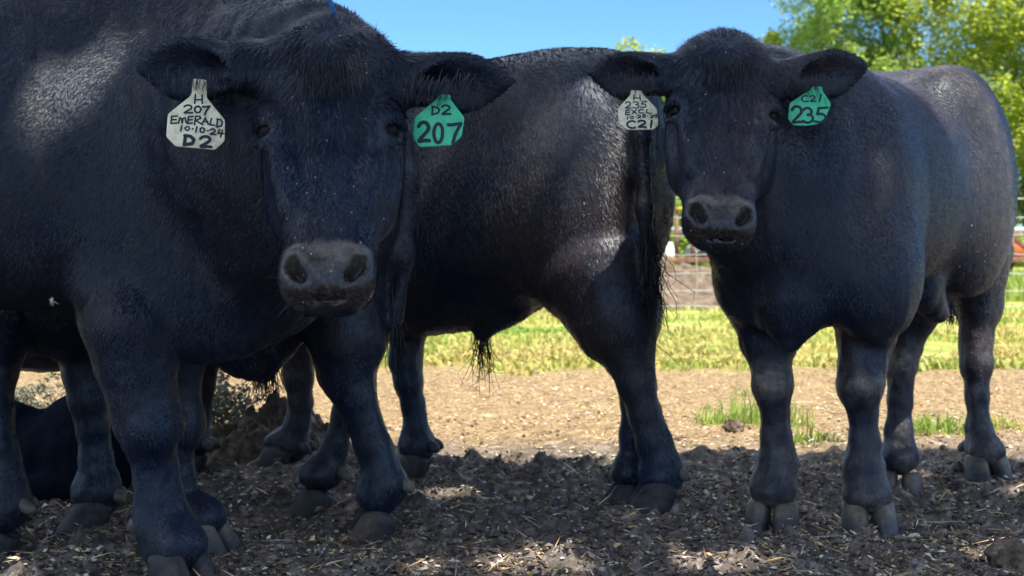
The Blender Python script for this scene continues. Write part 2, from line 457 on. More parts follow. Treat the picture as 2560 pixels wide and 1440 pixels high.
# ------------------------------------------------------------------ materials of the cattle
def coat_material(name, dark, brown, brownamt=0.5, specv=0.43, ro=0.41):
    m, nt, b = new_mat(name, rough=0.42, spec=specv)
    b.inputs['Specular Tint'].default_value = (0.84, 0.93, 1.0, 1)
    tc = nt.nodes.new("ShaderNodeTexCoord")
    br = noise(nt, 3.2, 4, 0.6)
    c = mix(nt, ramp(nt, br, [(0.5 - 0.12 * brownamt, (0, 0, 0)), (0.78, (1, 1, 1))]), dark, brown)
    mp = N(nt, "ShaderNodeMapping"); mp.inputs["Scale"].default_value = (1.0, 1.0, 0.16)
    nt.links.new(tc.outputs["Object"], mp.inputs[0])
    st = noise(nt, 130, 4, 0.7, vec=mp.outputs[0])
    stc = ramp(nt, st, [(0.3, (0.55, 0.55, 0.55)), (0.7, (1.5, 1.5, 1.5))])
    c = mix(nt, 1.0, c, stc, 'MULTIPLY')
    tint = attr(nt, "fur_tint").outputs["Fac"]                      # strand to strand variation
    c = mix(nt, tint, c, (0.012, 0.017, 0.031))
    nose = attr(nt, "nose").outputs["Fac"]
    nn = noise(nt, 120, 4, 0.65)
    ncol = ramp(nt, nn, [(0.36, (0.009, 0.008, 0.010)), (0.55, (0.032, 0.025, 0.023)), (0.74, (0.105, 0.080, 0.062))])
    c = mix(nt, nose, c, ncol)
    # dust on knees and feet, bare nose, and painted sunlit patches of coat
    dn = noise(nt, 38, 4, 0.7)
    du = N(nt, "ShaderNodeMath", operation='MULTIPLY'); nt.links.new(attr(nt, "dust").outputs["Fac"], du.inputs[0])
    nt.links.new(ramp(nt, dn, [(0.35, (0.15, 0.15, 0.15)), (0.65, (1, 1, 1))]), du.inputs[1])
    c = mix(nt, du.outputs[0], c, (0.19, 0.158, 0.122))
    # flecks of chaff
    vo = N(nt, "ShaderNodeTexVoronoi"); vo.inputs["Scale"].default_value = 62; vo.inputs["Randomness"].default_value = 1
    nt.links.new(tc.outputs["Object"], vo.inputs["Vector"])
    sp = N(nt, "ShaderNodeMath", operation='LESS_THAN'); nt.links.new(vo.outputs["Distance"], sp.inputs[0])
    fl = N(nt, "ShaderNodeMath", operation='MULTIPLY'); fl.inputs[1].default_value = 0.25
    nt.links.new(attr(nt, "fleck").outputs["Fac"], fl.inputs[0]); nt.links.new(fl.outputs[0], sp.inputs[1])
    sr = N(nt, "ShaderNodeSeparateColor"); nt.links.new(vo.outputs["Color"], sr.inputs[0])
    th = N(nt, "ShaderNodeMath", operation='GREATER_THAN'); th.inputs[1].default_value = 0.72; nt.links.new(sr.outputs[0], th.inputs[0])
    am = N(nt, "ShaderNodeMath", operation='MULTIPLY'); nt.links.new(sp.outputs[0], am.inputs[0]); nt.links.new(th.outputs[0], am.inputs[1])
    c = mix(nt, am.outputs[0], c, (0.42, 0.36, 0.28))
    nt.links.new(c, b.inputs["Base Color"])
    rr = mix(nt, nose, (ro, ro, ro), (0.25, 0.25, 0.25)); nt.links.new(rr, b.inputs["Roughness"])
    b.inputs["Sheen Weight"].default_value = 0.05; b.inputs["Sheen Roughness"].default_value = 0.45
    b.inputs["Sheen Tint"].default_value = (0.55, 0.68, 1.0, 1)
    ad = N(nt, "ShaderNodeMath", operation='MULTIPLY_ADD'); nt.links.new(nn, ad.inputs[0]); ad.inputs[1].default_value = 0.6; nt.links.new(st, ad.inputs[2])
    bump(nt, b, ad.outputs[0], 0.35, 0.004)
    return m

DARKC = (0.0016, 0.0070, 0.0240)
COAT = coat_material("black_coat", DARKC, (0.024, 0.014, 0.013), 0.7)
COATD = coat_material("shaded_black_coat", (0.002, 0.004, 0.010), (0.006, 0.005, 0.006), 0.3, 0.08, 0.8)  # coat colour darkened and dulled to stand for deep shade on the calf
COATB = coat_material("sun_bleached_coat", DARKC, (0.050, 0.031, 0.025), 1.0)

HORN, nt, b = new_mat("horn", rough=0.5, spec=0.4)
hz = attr(nt, "hz").outputs["Fac"]
hc = mix(nt, ramp(nt, hz, [(0.40, (0, 0, 0)), (0.8, (1, 1, 1))]), (0.038, 0.041, 0.048), (0.115, 0.096, 0.072))
hn = noise(nt, 45, 4, 0.65)
hc = mix(nt, 1.0, hc, ramp(nt, hn, [(0.3, (0.5, 0.5, 0.5)), (0.7, (1.4, 1.4, 1.4))]), 'MULTIPLY')
nt.links.new(hc, b.inputs["Base Color"]); bump(nt, b, hn, 0.4, 0.004)
HORND, nt, b = new_mat("dark_horn", rough=0.6, spec=0.3)
hn = noise(nt, 45, 4, 0.65)
nt.links.new(ramp(nt, hn, [(0.3, (0.014, 0.014, 0.018)), (0.7, (0.06, 0.052, 0.048))]), b.inputs["Base Color"])
EYE_M, nt, b = new_mat("eyeball", base=(0.006, 0.005, 0.006), rough=0.08, spec=0.07)
HAIR, nt, b = new_mat("long_hair", rough=0.45, spec=0.45)
tint = attr(nt, "fur_tint").outputs["Fac"]
nt.links.new(mix(nt, tint, (0.005, 0.008, 0.016), (0.055, 0.050, 0.056)), b.inputs["Base Color"])

def claw_mesh(c, fwd, lat, inner, L=0.124, W=0.078, H=0.076, scale=1.0):
    """one claw of a cloven hoof. c: ground centre; fwd toe direction; lat lateral; inner = +-1 side facing the cleft"""
    n = 22; lv = np.array([0, .06, .22, .5, .8, 1.0, 1.12]); V = []; hz = []
    ang = np.arange(n) / n * 2 * np.pi
    for z in lv:
        zz = min(z, 1.0)
        fx = np.cos(ang); fy = np.sin(ang)
        l = L * (1 - 0.30 * zz) * (1.0 if z <= 1 else 0.72); w = W * (1 - 0.13 * zz) * (1.0 if z <= 1 else 0.72)
        if z == 0: l *= 0.95; w *= 0.93
        x = np.sign(fx) * np.abs(fx) ** 0.85 * l / 2; y = np.sign(fy) * np.abs(fy) ** 0.85 * w / 2
        y = y * np.where(fx > 0, 1 - 0.28 * np.clip(fx, 0, 1) ** 2, 1.0)            # pointed toe
        y = np.where(y * inner > 0, y * 0.70, y)                                       # flat inner wall
        y = y + inner * 0.006 * np.clip(fx, 0, 1)
        x = x - 0.034 * zz + 0.012
        zc = z * H * (1 - 0.22 * np.clip(-fx, 0, 1) * zz)
        V.append(c[None] + scale * (x[:, None] * fwd + y[:, None] * lat + zc[:, None] * np.array([0, 0, 1.0])))
        hz += [zz] * n
    k = len(lv)
    V = np.concatenate(V + [V[0].mean(0)[None], V[-1].mean(0)[None]]); hz += [0, 1]
    i, j = np.meshgrid(np.arange(k - 1), np.arange(n), indexing='ij')
    a = i * n + j; b2 = i * n + (j + 1) % n
    F4 = np.stack([a, b2, b2 + n, a + n], -1).reshape(-1, 4)
    jj = np.arange(n)
    F3 = np.concatenate([np.stack([np.full(n, k * n), (jj + 1) % n, jj], -1), np.stack([np.full(n, k * n + 1), (k - 1) * n + jj, (k - 1) * n + (jj + 1) % n], -1)])
    return V, F4, F3, np.array(hz)

def make_hoof(root, c, fwd, mat, scale=1.0, splay=0.05):
    fwd = unit([fwd[0], fwd[1], 0]); lat = np.array([-fwd[1], fwd[0], 0])
    Vs, A4, A3, hz = [], [], [], []; off = 0
    for s in (-1, 1):
        f2 = unit(fwd + s * splay * lat); l2 = np.array([-f2[1], f2[0], 0])
        V, F4, F3, h = claw_mesh(np.array([c[0], c[1], c[2]]) + s * lat * 0.0308 * scale, f2, l2, -s, scale=scale)
        Vs.append(V); A4.append(F4 + off); A3.append(F3 + off); hz.append(h); off += len(V)
    o = mesh_np("hoof", np.concatenate(Vs), [np.concatenate(A4), np.concatenate(A3)], [mat], attrs={"hz": np.concatenate(hz)})
    setparent(o, root); return o

def uvball(c, r, R=None, nu=20, nv=12):
    R = np.eye(3) if R is None else R
    th = np.linspace(0, np.pi, nv)[:, None]; ph = (np.arange(nu) / nu * 2 * np.pi)[None]
    q = np.stack([np.sin(th) * np.cos(ph) * r[0], np.sin(th) * np.sin(ph) * r[1], np.cos(th) * r[2] + 0 * ph], -1).reshape(-1, 3)
    V = np.asarray(c) + q @ R
    i, j = np.meshgrid(np.arange(nv - 1), np.arange(nu), indexing='ij')
    a = i * nu + j; b2 = i * nu + (j + 1) % nu
    return V, np.stack([a, a + nu, b2 + nu, b2], -1).reshape(-1, 4)

def make_dewclaws(root, c, back, mat, scale=1.0):
    back = unit([back[0], back[1], 0]); lat = np.array([-back[1], back[0], 0])
    for s in (-1, 1):
        ax = unit(back * 0.8 + lat * s * 0.45 + np.array([0, 0, -0.55]))
        R = np.stack([unit(np.cross(ax, [0, 0, 1.0])), unit(np.cross(ax, np.cross(ax, [0, 0, 1.0]))), ax])
        V, F = uvball(c + back * 0.045 * scale + lat * s * 0.030 * scale, (0.017 * scale, 0.017 * scale, 0.028 * scale), R, 14, 9)
        setparent(mesh_np("dewclaw", V, F, [mat], attrs={"hz": np.full(len(V), 0.8)}), root)

def strands(name, roots, dirs, lens, root_obj, width=0.0012, drop=0.6, curl=0.012, seed=0, mat=None, tint=0.25):
    """long hair as thin tapered three sided strands"""
    r = np.random.default_rng(seed); paths = []
    k = 6
    n = len(roots); t = np.linspace(0, 1, k)
    roots = np.asarray(roots); dirs = np.asarray(dirs); lens = np.asarray(lens)
    ph = r.uniform(0, 6.28, (n, 3)); cu = curl * r.normal(0, 1, (n, 3))
    D = dirs[:, None, :] * (1 - drop * t[None, :, None] * 0.5) + np.array([0, 0, -1.0]) * (drop * t)[None, :, None]
    pts = roots[:, None, :] + np.cumsum(D * (lens[:, None, None] / k), axis=1) - D[:, :1] * (lens[:, None, None] / k)
    pts = pts + cu[:, None, :] * np.sin(t[None, :, None] * 4.5 + ph[:, None, :]) * t[None, :, None] ** 1.2 * (lens[:, None, None] / 0.12)
    W = width * np.array([1, 1, .95, .8, .55, .12])
    tg = np.gradient(pts, axis=1); tg /= np.maximum(np.linalg.norm(tg, axis=2, keepdims=True), 1e-9)
    ref = unit(np.array([0.3, 0.5, 0.2])); s = np.cross(tg, ref); s /= np.maximum(np.linalg.norm(s, axis=2, keepdims=True), 1e-9)
    q = np.cross(s, tg)
    a3 = np.arange(3) / 3 * 2 * np.pi
    ring = pts[:, :, None, :] + W[None, :, None, None] * (np.cos(a3)[None, None, :, None] * s[:, :, None, :] + np.sin(a3)[None, None, :, None] * q[:, :, None, :])
    V = ring.reshape(-1, 3)
    b0 = (np.arange(n) * k * 3)[:, None, None]; i = np.arange(k - 1)[None, :, None] * 3; j = np.arange(3)[None, None, :]
    a = b0 + i + j; bb = b0 + i + (j + 1) % 3
    F = np.stack([a, bb, bb + 3, a + 3], -1).reshape(-1, 4)
    tv = np.repeat(np.clip(r.uniform(0, 1, n) ** 2 * tint * 2, 0, 1), k * 3)
    o = mesh_np(name, V, F, [mat or HAIR], attrs={"fur_tint": tv})
    setparent(o, root_obj); return o

# ------------------------------------------------------------------ cattle builder
def limb(rows):
    """rows of (u, v, depth, width in photo px) -> points and radii"""
    pts = np.array([P(u, v, d) for u, v, d, w in rows]); rad = np.array([w * 0.5 * d / FPX for u, v, d, w in rows])
    return pts, rad

TR_F = np.array([-1.0, -.965, -.89, -.76, -.56, -.34, -.12, .04])
def trunk_st(Lr, front=(.16, .26, .31), top=None, bot=None, hw=None):
    xs = np.concatenate([TR_F * Lr, front])
    top = top or [1.04, 1.15, 1.225, 1.255, 1.245, 1.225, 1.225, 1.235, 1.20, 1.10, .95]
    bot = bot or [.92, .74, .62, .60, .54, .48, .45, .45, .47, .52, .70]
    hw = hw or [.05, .12, .18, .23, .265, .29, .285, .26, .22, .15, .05]
    return xs, np.array(top), np.array(bot), np.array(hw)

def head_frame(poll, chin, wdir):
    a = unit(np.asarray(chin) - poll); L = float(np.linalg.norm(np.asarray(chin) - poll))
    w = unit(np.asarray(wdir) - (np.asarray(wdir) @ a) * a); n = np.cross(w, a)
    n = n if n[1] < 0 else -n
    return dict(O=np.asarray(poll), a=a, w=w, n=n, L=L)

def HP(h, t, lat, nn):
    return h['O'] + h['a'] * (t * h['L']) + h['w'] * lat + h['n'] * nn

def add_head(F, h, ws=1.0, ears=()):
    L = h['L']; R = np.stack([h['a'], h['w'], h['n']])
    ts = np.array([0, .035, .09, .17, .27, .36, .43, .52, .62, .72, .82, .91, .97, 1.005, 1.025])
    top = np.array([-.055, -.028, -.004, .012, .016, .010, .004, .000, .000, .000, .003, .002, -.012, -.032, -.05])
    bot = np.array([-.12, -.15, -.18, -.205, -.215, -.215, -.215, -.21, -.19, -.163, -.134, -.108, -.084, -.064, -.052])
    hw = np.array([.045, .080, .106, .121, .1255, .122, .116, .109, .101, .091, .082, .079, .069, .048, .024]) * ws
    F.loft(h['O'], R, ts * L, top, bot, hw, 2.5, 0.03)
    for s in (-1, 1):
        # brow / orbit, cheek muscle, muzzle wing
        F.ell(HP(h, .375, s * .100 * ws, -.014), (.040, .030, .030), R, 0.02)
        F.ell(HP(h, .60, s * .085 * ws, .004), (.09, .022, .020), R, 0.03, 's')
        F.ell(HP(h, .50, s * .088 * ws, -.115), (.105, .034, .085), R, 0.04)
        F.chain([HP(h, .44, s * .104 * ws, -.016), HP(h, .55, s * .082 * ws, -.016), HP(h, .68, s * .068 * ws, -.018)], [.018, .016, .012], 0.03)
        F.ell(HP(h, .905, s * .046 * ws, -.032), (.056, .033, .040), R, 0.025)
        F.ell(HP(h, .52, s * .125 * ws, -.035), (.055, .020, .03), R, 0.03, 's')
    F.ell(HP(h, .93, 0, -.035), (.050, .062 * ws, .046), R, 0.02)
    F.ell(HP(h, .995, 0, -.050), (.014, .042, .024), R, 0.02)
    F.ell(HP(h, .11, 0, -.055), (.080, .098, .060), R, 0.05)
    # eye sockets, lids
    for s in (-1, 1):
        e = HP(h, .42, s * .109 * ws, -.018)
        F.ell(e + h['n'] * .012 + h['w'] * s * .010, (.016, .024, .020), R, 0.010, 's')
        up = [e + h['a'] * -.016 + h['w'] * (s * .026) + h['n'] * -.022, e + h['a'] * -.025 + h['w'] * (s * .014) + h['n'] * .008,
              e + h['a'] * -.019 + h['w'] * (-s * .010) + h['n'] * .018, e + h['a'] * .004 + h['w'] * (-s * .022) + h['n'] * .019]
        F.chain(up, [.008, .009, .009, .007], 0.010)
        lo = [e + h['a'] * .016 + h['w'] * (s * .022) + h['n'] * -.012, e + h['a'] * .023 + h['w'] * (s * .006) + h['n'] * .010,
              e + h['a'] * .014 + h['w'] * (-s * .014) + h['n'] * .018]
        F.chain(lo, [.007, .0075, .006], 0.010)
        # nostril: comma shaped hole with a raised outer rim
        c = HP(h, .918, s * .050 * ws, .004)
        d1 = unit(h['a'] * .75 + h['w'] * (-s) * .66); d2 = unit(np.cross(h['n'], d1)); Rn = np.stack([d1, d2, h['n']])
        F.chain([HP(h, .880, s * .060 * ws, -.004), HP(h, .866, s * .044 * ws, .004), HP(h, .892, s * .030 * ws, .006)], [.007, .007, .006], 0.016)
        F.chain([HP(h, .87, s * .061 * ws, -.012), HP(h, .92, s * .066 * ws, -.018), HP(h, .96, s * .054 * ws, -.014)], [.008, .008, .008], 0.018)
        F.ell(c, (.0245, .0095, .034), Rn, 0.008, 's')
        F.ell(HP(h, .888, s * .057 * ws, .006), (.009, .012, .020), R, 0.010, 's')
    # mouth line
    F.ell(HP(h, .998, 0, -.030), (.0030, .036, .034), R, 0.012, 's')
    F.ell(HP(h, .95, 0, .018), (.030, .0035, .010), R, 0.008, 's')
    # ears
    for ear in ears:
        b, tip, f, up = ear['base'], ear['tip'], unit(ear['face']), ear.get('hh', .062)
        ax = unit(tip - b); Ln = float(np.linalg.norm(tip - b))
        f = unit(f - (f @ ax) * ax); u2 = np.cross(f, ax)
        if u2[2] < 0: u2 = -u2
        Re = np.stack([ax, u2, f])
        sag = ear.get('sag', .02)
        F.chain([b - ax * .05, b + ax * Ln * .18, b + ax * Ln * .36], [.050, .040, .036], 0.03)
        xs = np.linspace(.10, 1.0, 9) * Ln
        prof = np.array([.50, .66, .84, .97, 1.0, .95, .80, .52, .10]) * up
        low = np.array([.55, .75, 1.0, 1.18, 1.22, 1.10, .86, .52, .10]) * up
        hwid = np.array([.026, .024, .021, .018, .016, .014, .012, .010, .005])
        Rl = np.stack([ax, f, u2])
        F.loft(b, Rl, xs, prof, -low, hwid, 2.2, 0.02)
        # hollow of the ear
        F.ell(b + ax * Ln * .60 - u2 * .004 + f * .024, (Ln * .33, up * .80, .022), Re, 0.012, 's')
        F.ell(b + ax * Ln * .36 - u2 * .006 + f * .024, (Ln * .20, up * .45, .024), Re, 0.014, 's')
        ear['_'] = (b, ax, Ln, u2, f)

def build_bull(spec):
    root = empty(spec.get("name", "bull"), spec["origin"], spec["label"], spec.get("name", "bull"), "black bulls standing in the shade" if "name" not in spec else None)
    F = Field(spec['lo'], spec['hi'], spec['h'])
    hd = unit([spec['heading'][0], spec['heading'][1], 0]); lat = np.array([-hd[1], hd[0], 0.0])   # lat = the animal's left
    Rt = np.stack([hd, lat, [0, 0, 1.0]])
    O = np.array([spec['origin'][0], spec['origin'][1], 0.0])
    def T(x, y, z): return O + hd * x + lat * y + np.array([0, 0, z])
    F.loft(O, Rt, *spec['trunk'], ex=2.35, k=0.05, cen=spec.get('cen'))
    Lr = -spec['trunk'][0][0]
    for s in (-1, 1) if not spec.get('lying') else ():
        F.ell(T(-.02, s * spec.get('sh', .165), .80), (.16, .105, .29), Rt, spec.get('shk', .10))                  # shoulder
        F.ell(T(.03, s * .15, .62), (.13, .10, .15), Rt, 0.08)
        F.ell(T(-Lr + .23, s * .125, .86), (.21, .12, .30), Rt, 0.10)              # thigh
        F.ell(T(-Lr + .40, s * spec.get('hk', .19), 1.12), (.10, .05, .06), Rt, 0.12)              # hook bone
    if not spec.get('lying'): F.ell(T(-Lr + .10, 0, 1.14), (.08, .07, .06), Rt, 0.08)
    for c in spec.get('extra', []):
        if c[0] == 'cone': F.cone(*c[1:])
        elif c[0] == 'chain': F.chain(*c[1:])
        elif c[0] == 'ell': F.ell(*c[1:])
    legs = []
    for lg in spec['legs']:
        pts, rad = limb(lg['rows']); pts[-1, 2] = max(pts[-1, 2], .102); rad[2:] *= .90; sh_ = rad.copy(); sh_[1:-1] += .22 * (rad[1:-1] - .5 * (rad[:-2] + rad[2:])); rad = np.where(np.arange(len(rad)) > 1, sh_, rad); F.chain(list(pts), list(rad), lg.get('k', 0.022)); legs.append((pts, rad))
        tf = unit([lg['toe'][0], lg['toe'][1], 0]); tl = np.array([-tf[1], tf[0], 0]); hs_ = lg.get('hs', 1.0)
        cb = np.array([pts[-1][0], pts[-1][1], .088]) + tf * .016
        F.ell(cb, (.042 * hs_, .049 * hs_, .032), np.stack([tf, tl, [0, 0, 1.0]]), 0.040)
        kn = lg.get('knee')
        if kn is not None:                                                     # bony front of the knee, tendon behind the cannon
            F.ell(pts[kn] + tf * rad[kn] * .55, (rad[kn] * .55, rad[kn] * .92, .046), np.stack([tf, tl, [0, 0, 1.0]]), 0.018)
        fe_ = lg.get('fet', len(pts) - 2)
        F.chain([pts[fe_ - 2] - tf * rad[fe_ - 2] * .75, pts[fe_ - 1] - tf * rad[fe_ - 1] * .8, pts[fe_] - tf * rad[fe_] * .55], [.016, .013, .022], .010)
    h = spec.get('head')
    if h is not None:
        add_head(F, h, spec.get('ws', 1.0), spec.get('ears', ()))
    V, Q = F.mesh(); del F.f
    Nn, area = vnormals(V, Q)
    zz = V[:, 2:3]; lw = np.clip((.75 - zz) / .2, .35, 1.7)
    amp = .0030 * vnoise(V * np.array([11, 11, 7.0]), 71)[:, None] + .0022 * vnoise(V * np.array([30, 30, 16.0]), 72)[:, None] + .0014 * vnoise(V * np.array([60, 60, 60.0]), 73)[:, None]
    if h is not None:
        qh = V - h['O']; amp = amp * (1 - .45 * ((qh @ h['a'] / h['L'] > -.1) & (np.linalg.norm(qh - h['a'] * .25, axis=1) < .36)))[:, None]
    amp = amp * lw * spec.get('rough', 1.0)
    for c_, r_, a_ in spec.get('folds', []):                                  # skin folds of the neck
        k_ = np.clip(1.3 - np.linalg.norm((V - c_) / r_, axis=1), 0, 1)[:, None]
        amp = amp + a_ * k_ * vnoise(V * np.array([42, 26, 5.5]) + 1.5 * vnoise(V * 6, 33)[:, None], 77)[:, None]
    V = V + Nn * amp
    Nn, area = vnormals(V, Q)
    nv = len(V)
    # vertex attributes
    dust = np.zeros(nv); nose = np.zeros(nv); fleck = np.full(nv, spec.get('fleck', .12))
    flow = np.tile(-0.55 * hd + np.array([0, 0, -0.8]), (nv, 1)); flen = np.full(nv, .010); dens = np.full(nv, 1.0)
    z = V[:, 2]
    leg = np.clip((0.62 - z) / 0.15, 0, 1)
    flow = flow * (1 - leg[:, None]) + leg[:, None] * (np.array([0, 0, -1.0]) - 0.15 * hd); flen = flen * (1 - 0.35 * leg)
    low = np.clip((0.42 - z) / 0.1, 0, 1)
    frontw = np.clip(.35 + .65 * (Nn @ np.array([0, -1.0, 0])), 0, 1)
    pn = np.clip(.5 + .9 * vnoise(V * 17, 4) + .5 * vnoise(V * 41, 5), 0, 1)
    dust += spec.get('dust', .3) * pn * frontw * (np.exp(-((z - .37) / .045) ** 2) * 1.1 + np.clip((.26 - z) / .2, 0, 1) * .8)
    if h is not None:
        q = V - h['O']; t = q @ h['a'] / h['L']; la = q @ h['w']; nn = q @ h['n']
        inh = (t > -.12) & (t < 1.08) & (np.abs(la) < .17) & (nn > -.24)
        wt = np.clip((nn + .22) / .06, 0, 1) * inh
        c = q - (h['a'] * .10 * h['L']); rad = np.stack([c @ h['w'], c @ h['a']], -1)
        rl = np.maximum(np.linalg.norm(rad, axis=1), .01)
        sp = np.clip(1 - t / .45, 0.12, 1)
        fl = h['a'][None] * (rad[:, 1] / rl)[:, None] * 1.0 + h['w'][None] * (rad[:, 0] / rl)[:, None]
        fl = fl * sp[:, None] + (h['a'] + 0.5 * np.sign(la)[:, None] * h['w'] * 0.5) * (1 - sp)[:, None]
        flow = flow * (1 - wt[:, None]) + fl * wt[:, None]
        flen = np.where(wt > .5, np.where((t < .36) | ((t < .50) & (np.abs(la) < .065)), .018, .009), flen)
        tw = t + .010 * vnoise(V * 70, 21); nz = np.clip((tw - .805) / .03, 0, 1) * np.clip((.082 * spec.get('ws', 1) - np.abs(la) + .02 * np.clip(t - .89, 0, 1)) / .012, 0, 1) * np.clip((nn + .060) / .02, 0, 1) * (t < 1.02) * inh
        top_edge = 1 - np.clip((np.abs(la) / .075) ** 2 * .035 - (t - .81), 0, .02) / .02
        nose = nz * np.clip(top_edge, 0, 1)
        fleck = np.where(inh & (nn > -.06), spec.get('fleck', .12) * 2.6, fleck)
        fz = spec.get('fleckzone')
        if fz is not None: fleck = np.maximum(fleck, .75 * np.clip(1.4 - np.linalg.norm(V - fz[0], axis=1) / fz[1], 0, 1)) if h is not None else fleck
        dust = np.maximum(dust, nose * np.clip((.93 - t) / .10, 0, 1) * spec.get('nosedust', .70))
        flen = np.where(nose > .3, 0, flen)
        for sd in (-1, 1):
            ec = HP(h, .42, sd * .104 * spec.get('ws', 1.0), -.010); flen = np.where(np.linalg.norm(V - ec, axis=1) < .029, .0060, flen)
        for ear in spec.get('ears', ()):
            b, ax, Ln, u2, f = ear['_']
            qe = V - b; te = qe @ ax / Ln; he = qe @ u2; fe = qe @ f
            ine = (te > .12) & (te < 1.06) & (np.abs(he) < .1) & (np.abs(fe) < .06)
            we = ine * np.clip((te - .12) / .15, 0, 1)
            fe_ = ax[None] * .8 + u2[None] * np.sign(he)[:, None] * .5 * np.clip(np.abs(he) / .04, 0, 1)[:, None]
            flow = flow * (1 - we[:, None]) + fe_ * we[:, None]
            flen = np.where(we > .4, .008, flen); dens = np.where(we > .4, 1.9, dens)
    for c_, r_, a_ in spec.get('sunlit_dust', []):                              # dust that also paints sunlit lightening into the coat
        dust = np.maximum(dust, a_ * np.clip(1.35 - np.linalg.norm(V - c_, axis=1) / r_, 0, 1) * (.35 + .65 * pn))
    dust = np.clip(dust, 0, 1)
    # short coat: single fine triangles following the flow, seen side only where it can show
    nf = spec.get('fur', 0)
    mats = [spec.get('mat', COAT)]
    if nf:
        ctr = V[Q].mean(1); nq = Nn[Q].mean(1)
        u = 1280 + ctr[:, 0] / ctr[:, 1] * FPX; v = VH - (ctr[:, 2] - EYE) / ctr[:, 1] * FPX
        view = np.array([0, 0, EYE]) - ctr; view /= np.linalg.norm(view, axis=1, keepdims=True)
        vis = (u > -200) & (u < 2760) & (v > -200) & (v < 1640) & ((nq * view).sum(1) > -0.45)
        w = area * vis * dens[Q].mean(1) * (flen[Q].min(1) > 0); w /= w.sum()
        r = np.random.default_rng(spec.get('seed', 1))
        fi = r.choice(len(Q), nf, p=w)
        ab = r.uniform(0, 1, (nf, 2)); a0, b0 = ab[:, :1], ab[:, 1:]
        q0, q1, q2, q3 = (V[Q[fi, i]] for i in range(4))
        p = q0 * (1 - a0) * (1 - b0) + q1 * a0 * (1 - b0) + q2 * a0 * b0 + q3 * (1 - a0) * b0
        nrm = nq[fi]; nrm /= np.maximum(np.linalg.norm(nrm, axis=1, keepdims=True), 1e-9)
        fl = flow[Q[fi, 0]]
        wav = np.stack([vnoise(p * 28, 41), vnoise(p * 28, 42), vnoise(p * 28, 43)], -1)
        fl = fl / np.maximum(np.linalg.norm(fl, axis=1, keepdims=True), 1e-9) + 0.45 * wav * (spec.get('curl', 1.0) * np.where(flen[Q[fi, 0]] > .015, 1.9, 1.0))[:, None] + r.normal(0, .22, (nf, 3))
        fl = fl - (fl * nrm).sum(1, keepdims=True) * nrm
        fl /= np.maximum(np.linalg.norm(fl, axis=1, keepdims=True), 1e-9)
        ln = flen[Q[fi, 0]] * r.uniform(.6, 1.35, nf) * spec.get('flen', 1.0)
        d = fl + nrm * r.uniform(.12, .42, nf)[:, None]
        s = np.cross(fl, nrm) * (r.uniform(.0007, .0013, nf) * spec.get('fw', 1.0))[:, None]
        tip = p + d * ln[:, None]
        FV = np.stack([p - s - nrm * .001, p + s - nrm * .001, tip], 1).reshape(-1, 3)
        FT = np.arange(nf * 3).reshape(-1, 3) + nv
        fnr = nrm - 0.42 * fl + r.normal(0, .13, (nf, 3)); fnr /= np.linalg.norm(fnr, axis=1, keepdims=True)
        tint = np.clip(r.uniform(0, 1, nf) ** 2.2 * .75 + .25 * np.clip(vnoise(p * 40, 9), 0, 1), 0, 1)
        rep = lambda a: np.concatenate([a, np.repeat(a[Q[fi, 0]], 3)])
        at = {"dust": rep(dust), "nose": rep(nose), "fleck": rep(fleck), "fur_tint": np.concatenate([np.zeros(nv), np.repeat(tint, 3)])}
        ob = mesh_np("body", np.concatenate([V, FV]), [Q, FT], mats, attrs=at)
        ob.data.normals_split_custom_set_from_vertices(np.concatenate([Nn, np.repeat(fnr, 3, 0)]).astype(np.float32))
    else:
        ob = mesh_np("body", V, Q, mats, attrs={"dust": dust, "nose": nose, "fleck": fleck, "fur_tint": np.zeros(nv)})
    setparent(ob, root)
    # hooves, dewclaws, eyes
    for lg, (pts, rad) in zip(spec['legs'], legs):
        f = np.asarray(lg['toe'], float); sc = lg.get('hs', 1.0)
        c = pts[-1].copy(); c[2] = float(ground_h(c[0], c[1])) - 0.012
        make_hoof(root, c + 0.030 * unit([f[0], f[1], 0]), f, lg.get('horn', HORN), sc)
        j = lg.get('fet', len(pts) - 2)
        make_dewclaws(root, pts[j], -f, lg.get('dew', HORN), sc)
    if h is not None and spec.get('eyes', True):
        R = np.stack([h['a'], h['w'], h['n']])
        for s in (-1, 1):
            c = HP(h, .42, s * .102 * spec.get('ws', 1.0), -.019)
            Ve, Fe = uvball(c, (.0235, .0235, .023), R, 24, 16)
            setparent(mesh_np("eye", Ve, Fe, [EYE_M]), root)
            # lashes
            k = 26; r = np.random.default_rng(5)
            tt = np.linspace(0, 1, k)
            rt = c[None] + h['w'] * s * (.020 - .020 * tt)[:, None] + h['n'] * (.000 + .024 * tt)[:, None] - h['a'] * .022
            dr = np.tile(h['w'] * s * .85 + h['n'] * .45 + h['a'] * .12, (k, 1)) + r.normal(0, .15, (k, 3))
            strands("eyelashes", rt, dr, np.full(k, .026), root, .0006, 0.5, .004, 3)
    if h is not None and spec.get('forelock', True):
        r = np.random.default_rng(spec.get('seed', 1) + 50)
        ws = spec.get('ws', 1.0)
        n = spec.get('nlock', 1700)
        # whorl: hair lies away from a point high on the forehead
        th = r.uniform(0, 2 * np.pi, n); rr = .012 + .085 * np.sqrt(r.uniform(0, 1, n))
        la = rr * np.cos(th) * 1.05; ta = .10 * h['L'] + rr * np.sin(th) * .62
        t = ta / h['L']
        surf_n = np.interp(t, [-.04, 0, .035, .09, .17, .27], [-.075, -.055, -.025, .002, .020, .020]) - .9 * np.clip(np.abs(la) - .045, 0, 1) ** 1.15 * 1.2
        roots = h['O'] + h['a'] * ta[:, None] + h['w'] * la[:, None] + h['n'] * (surf_n - .004)[:, None]
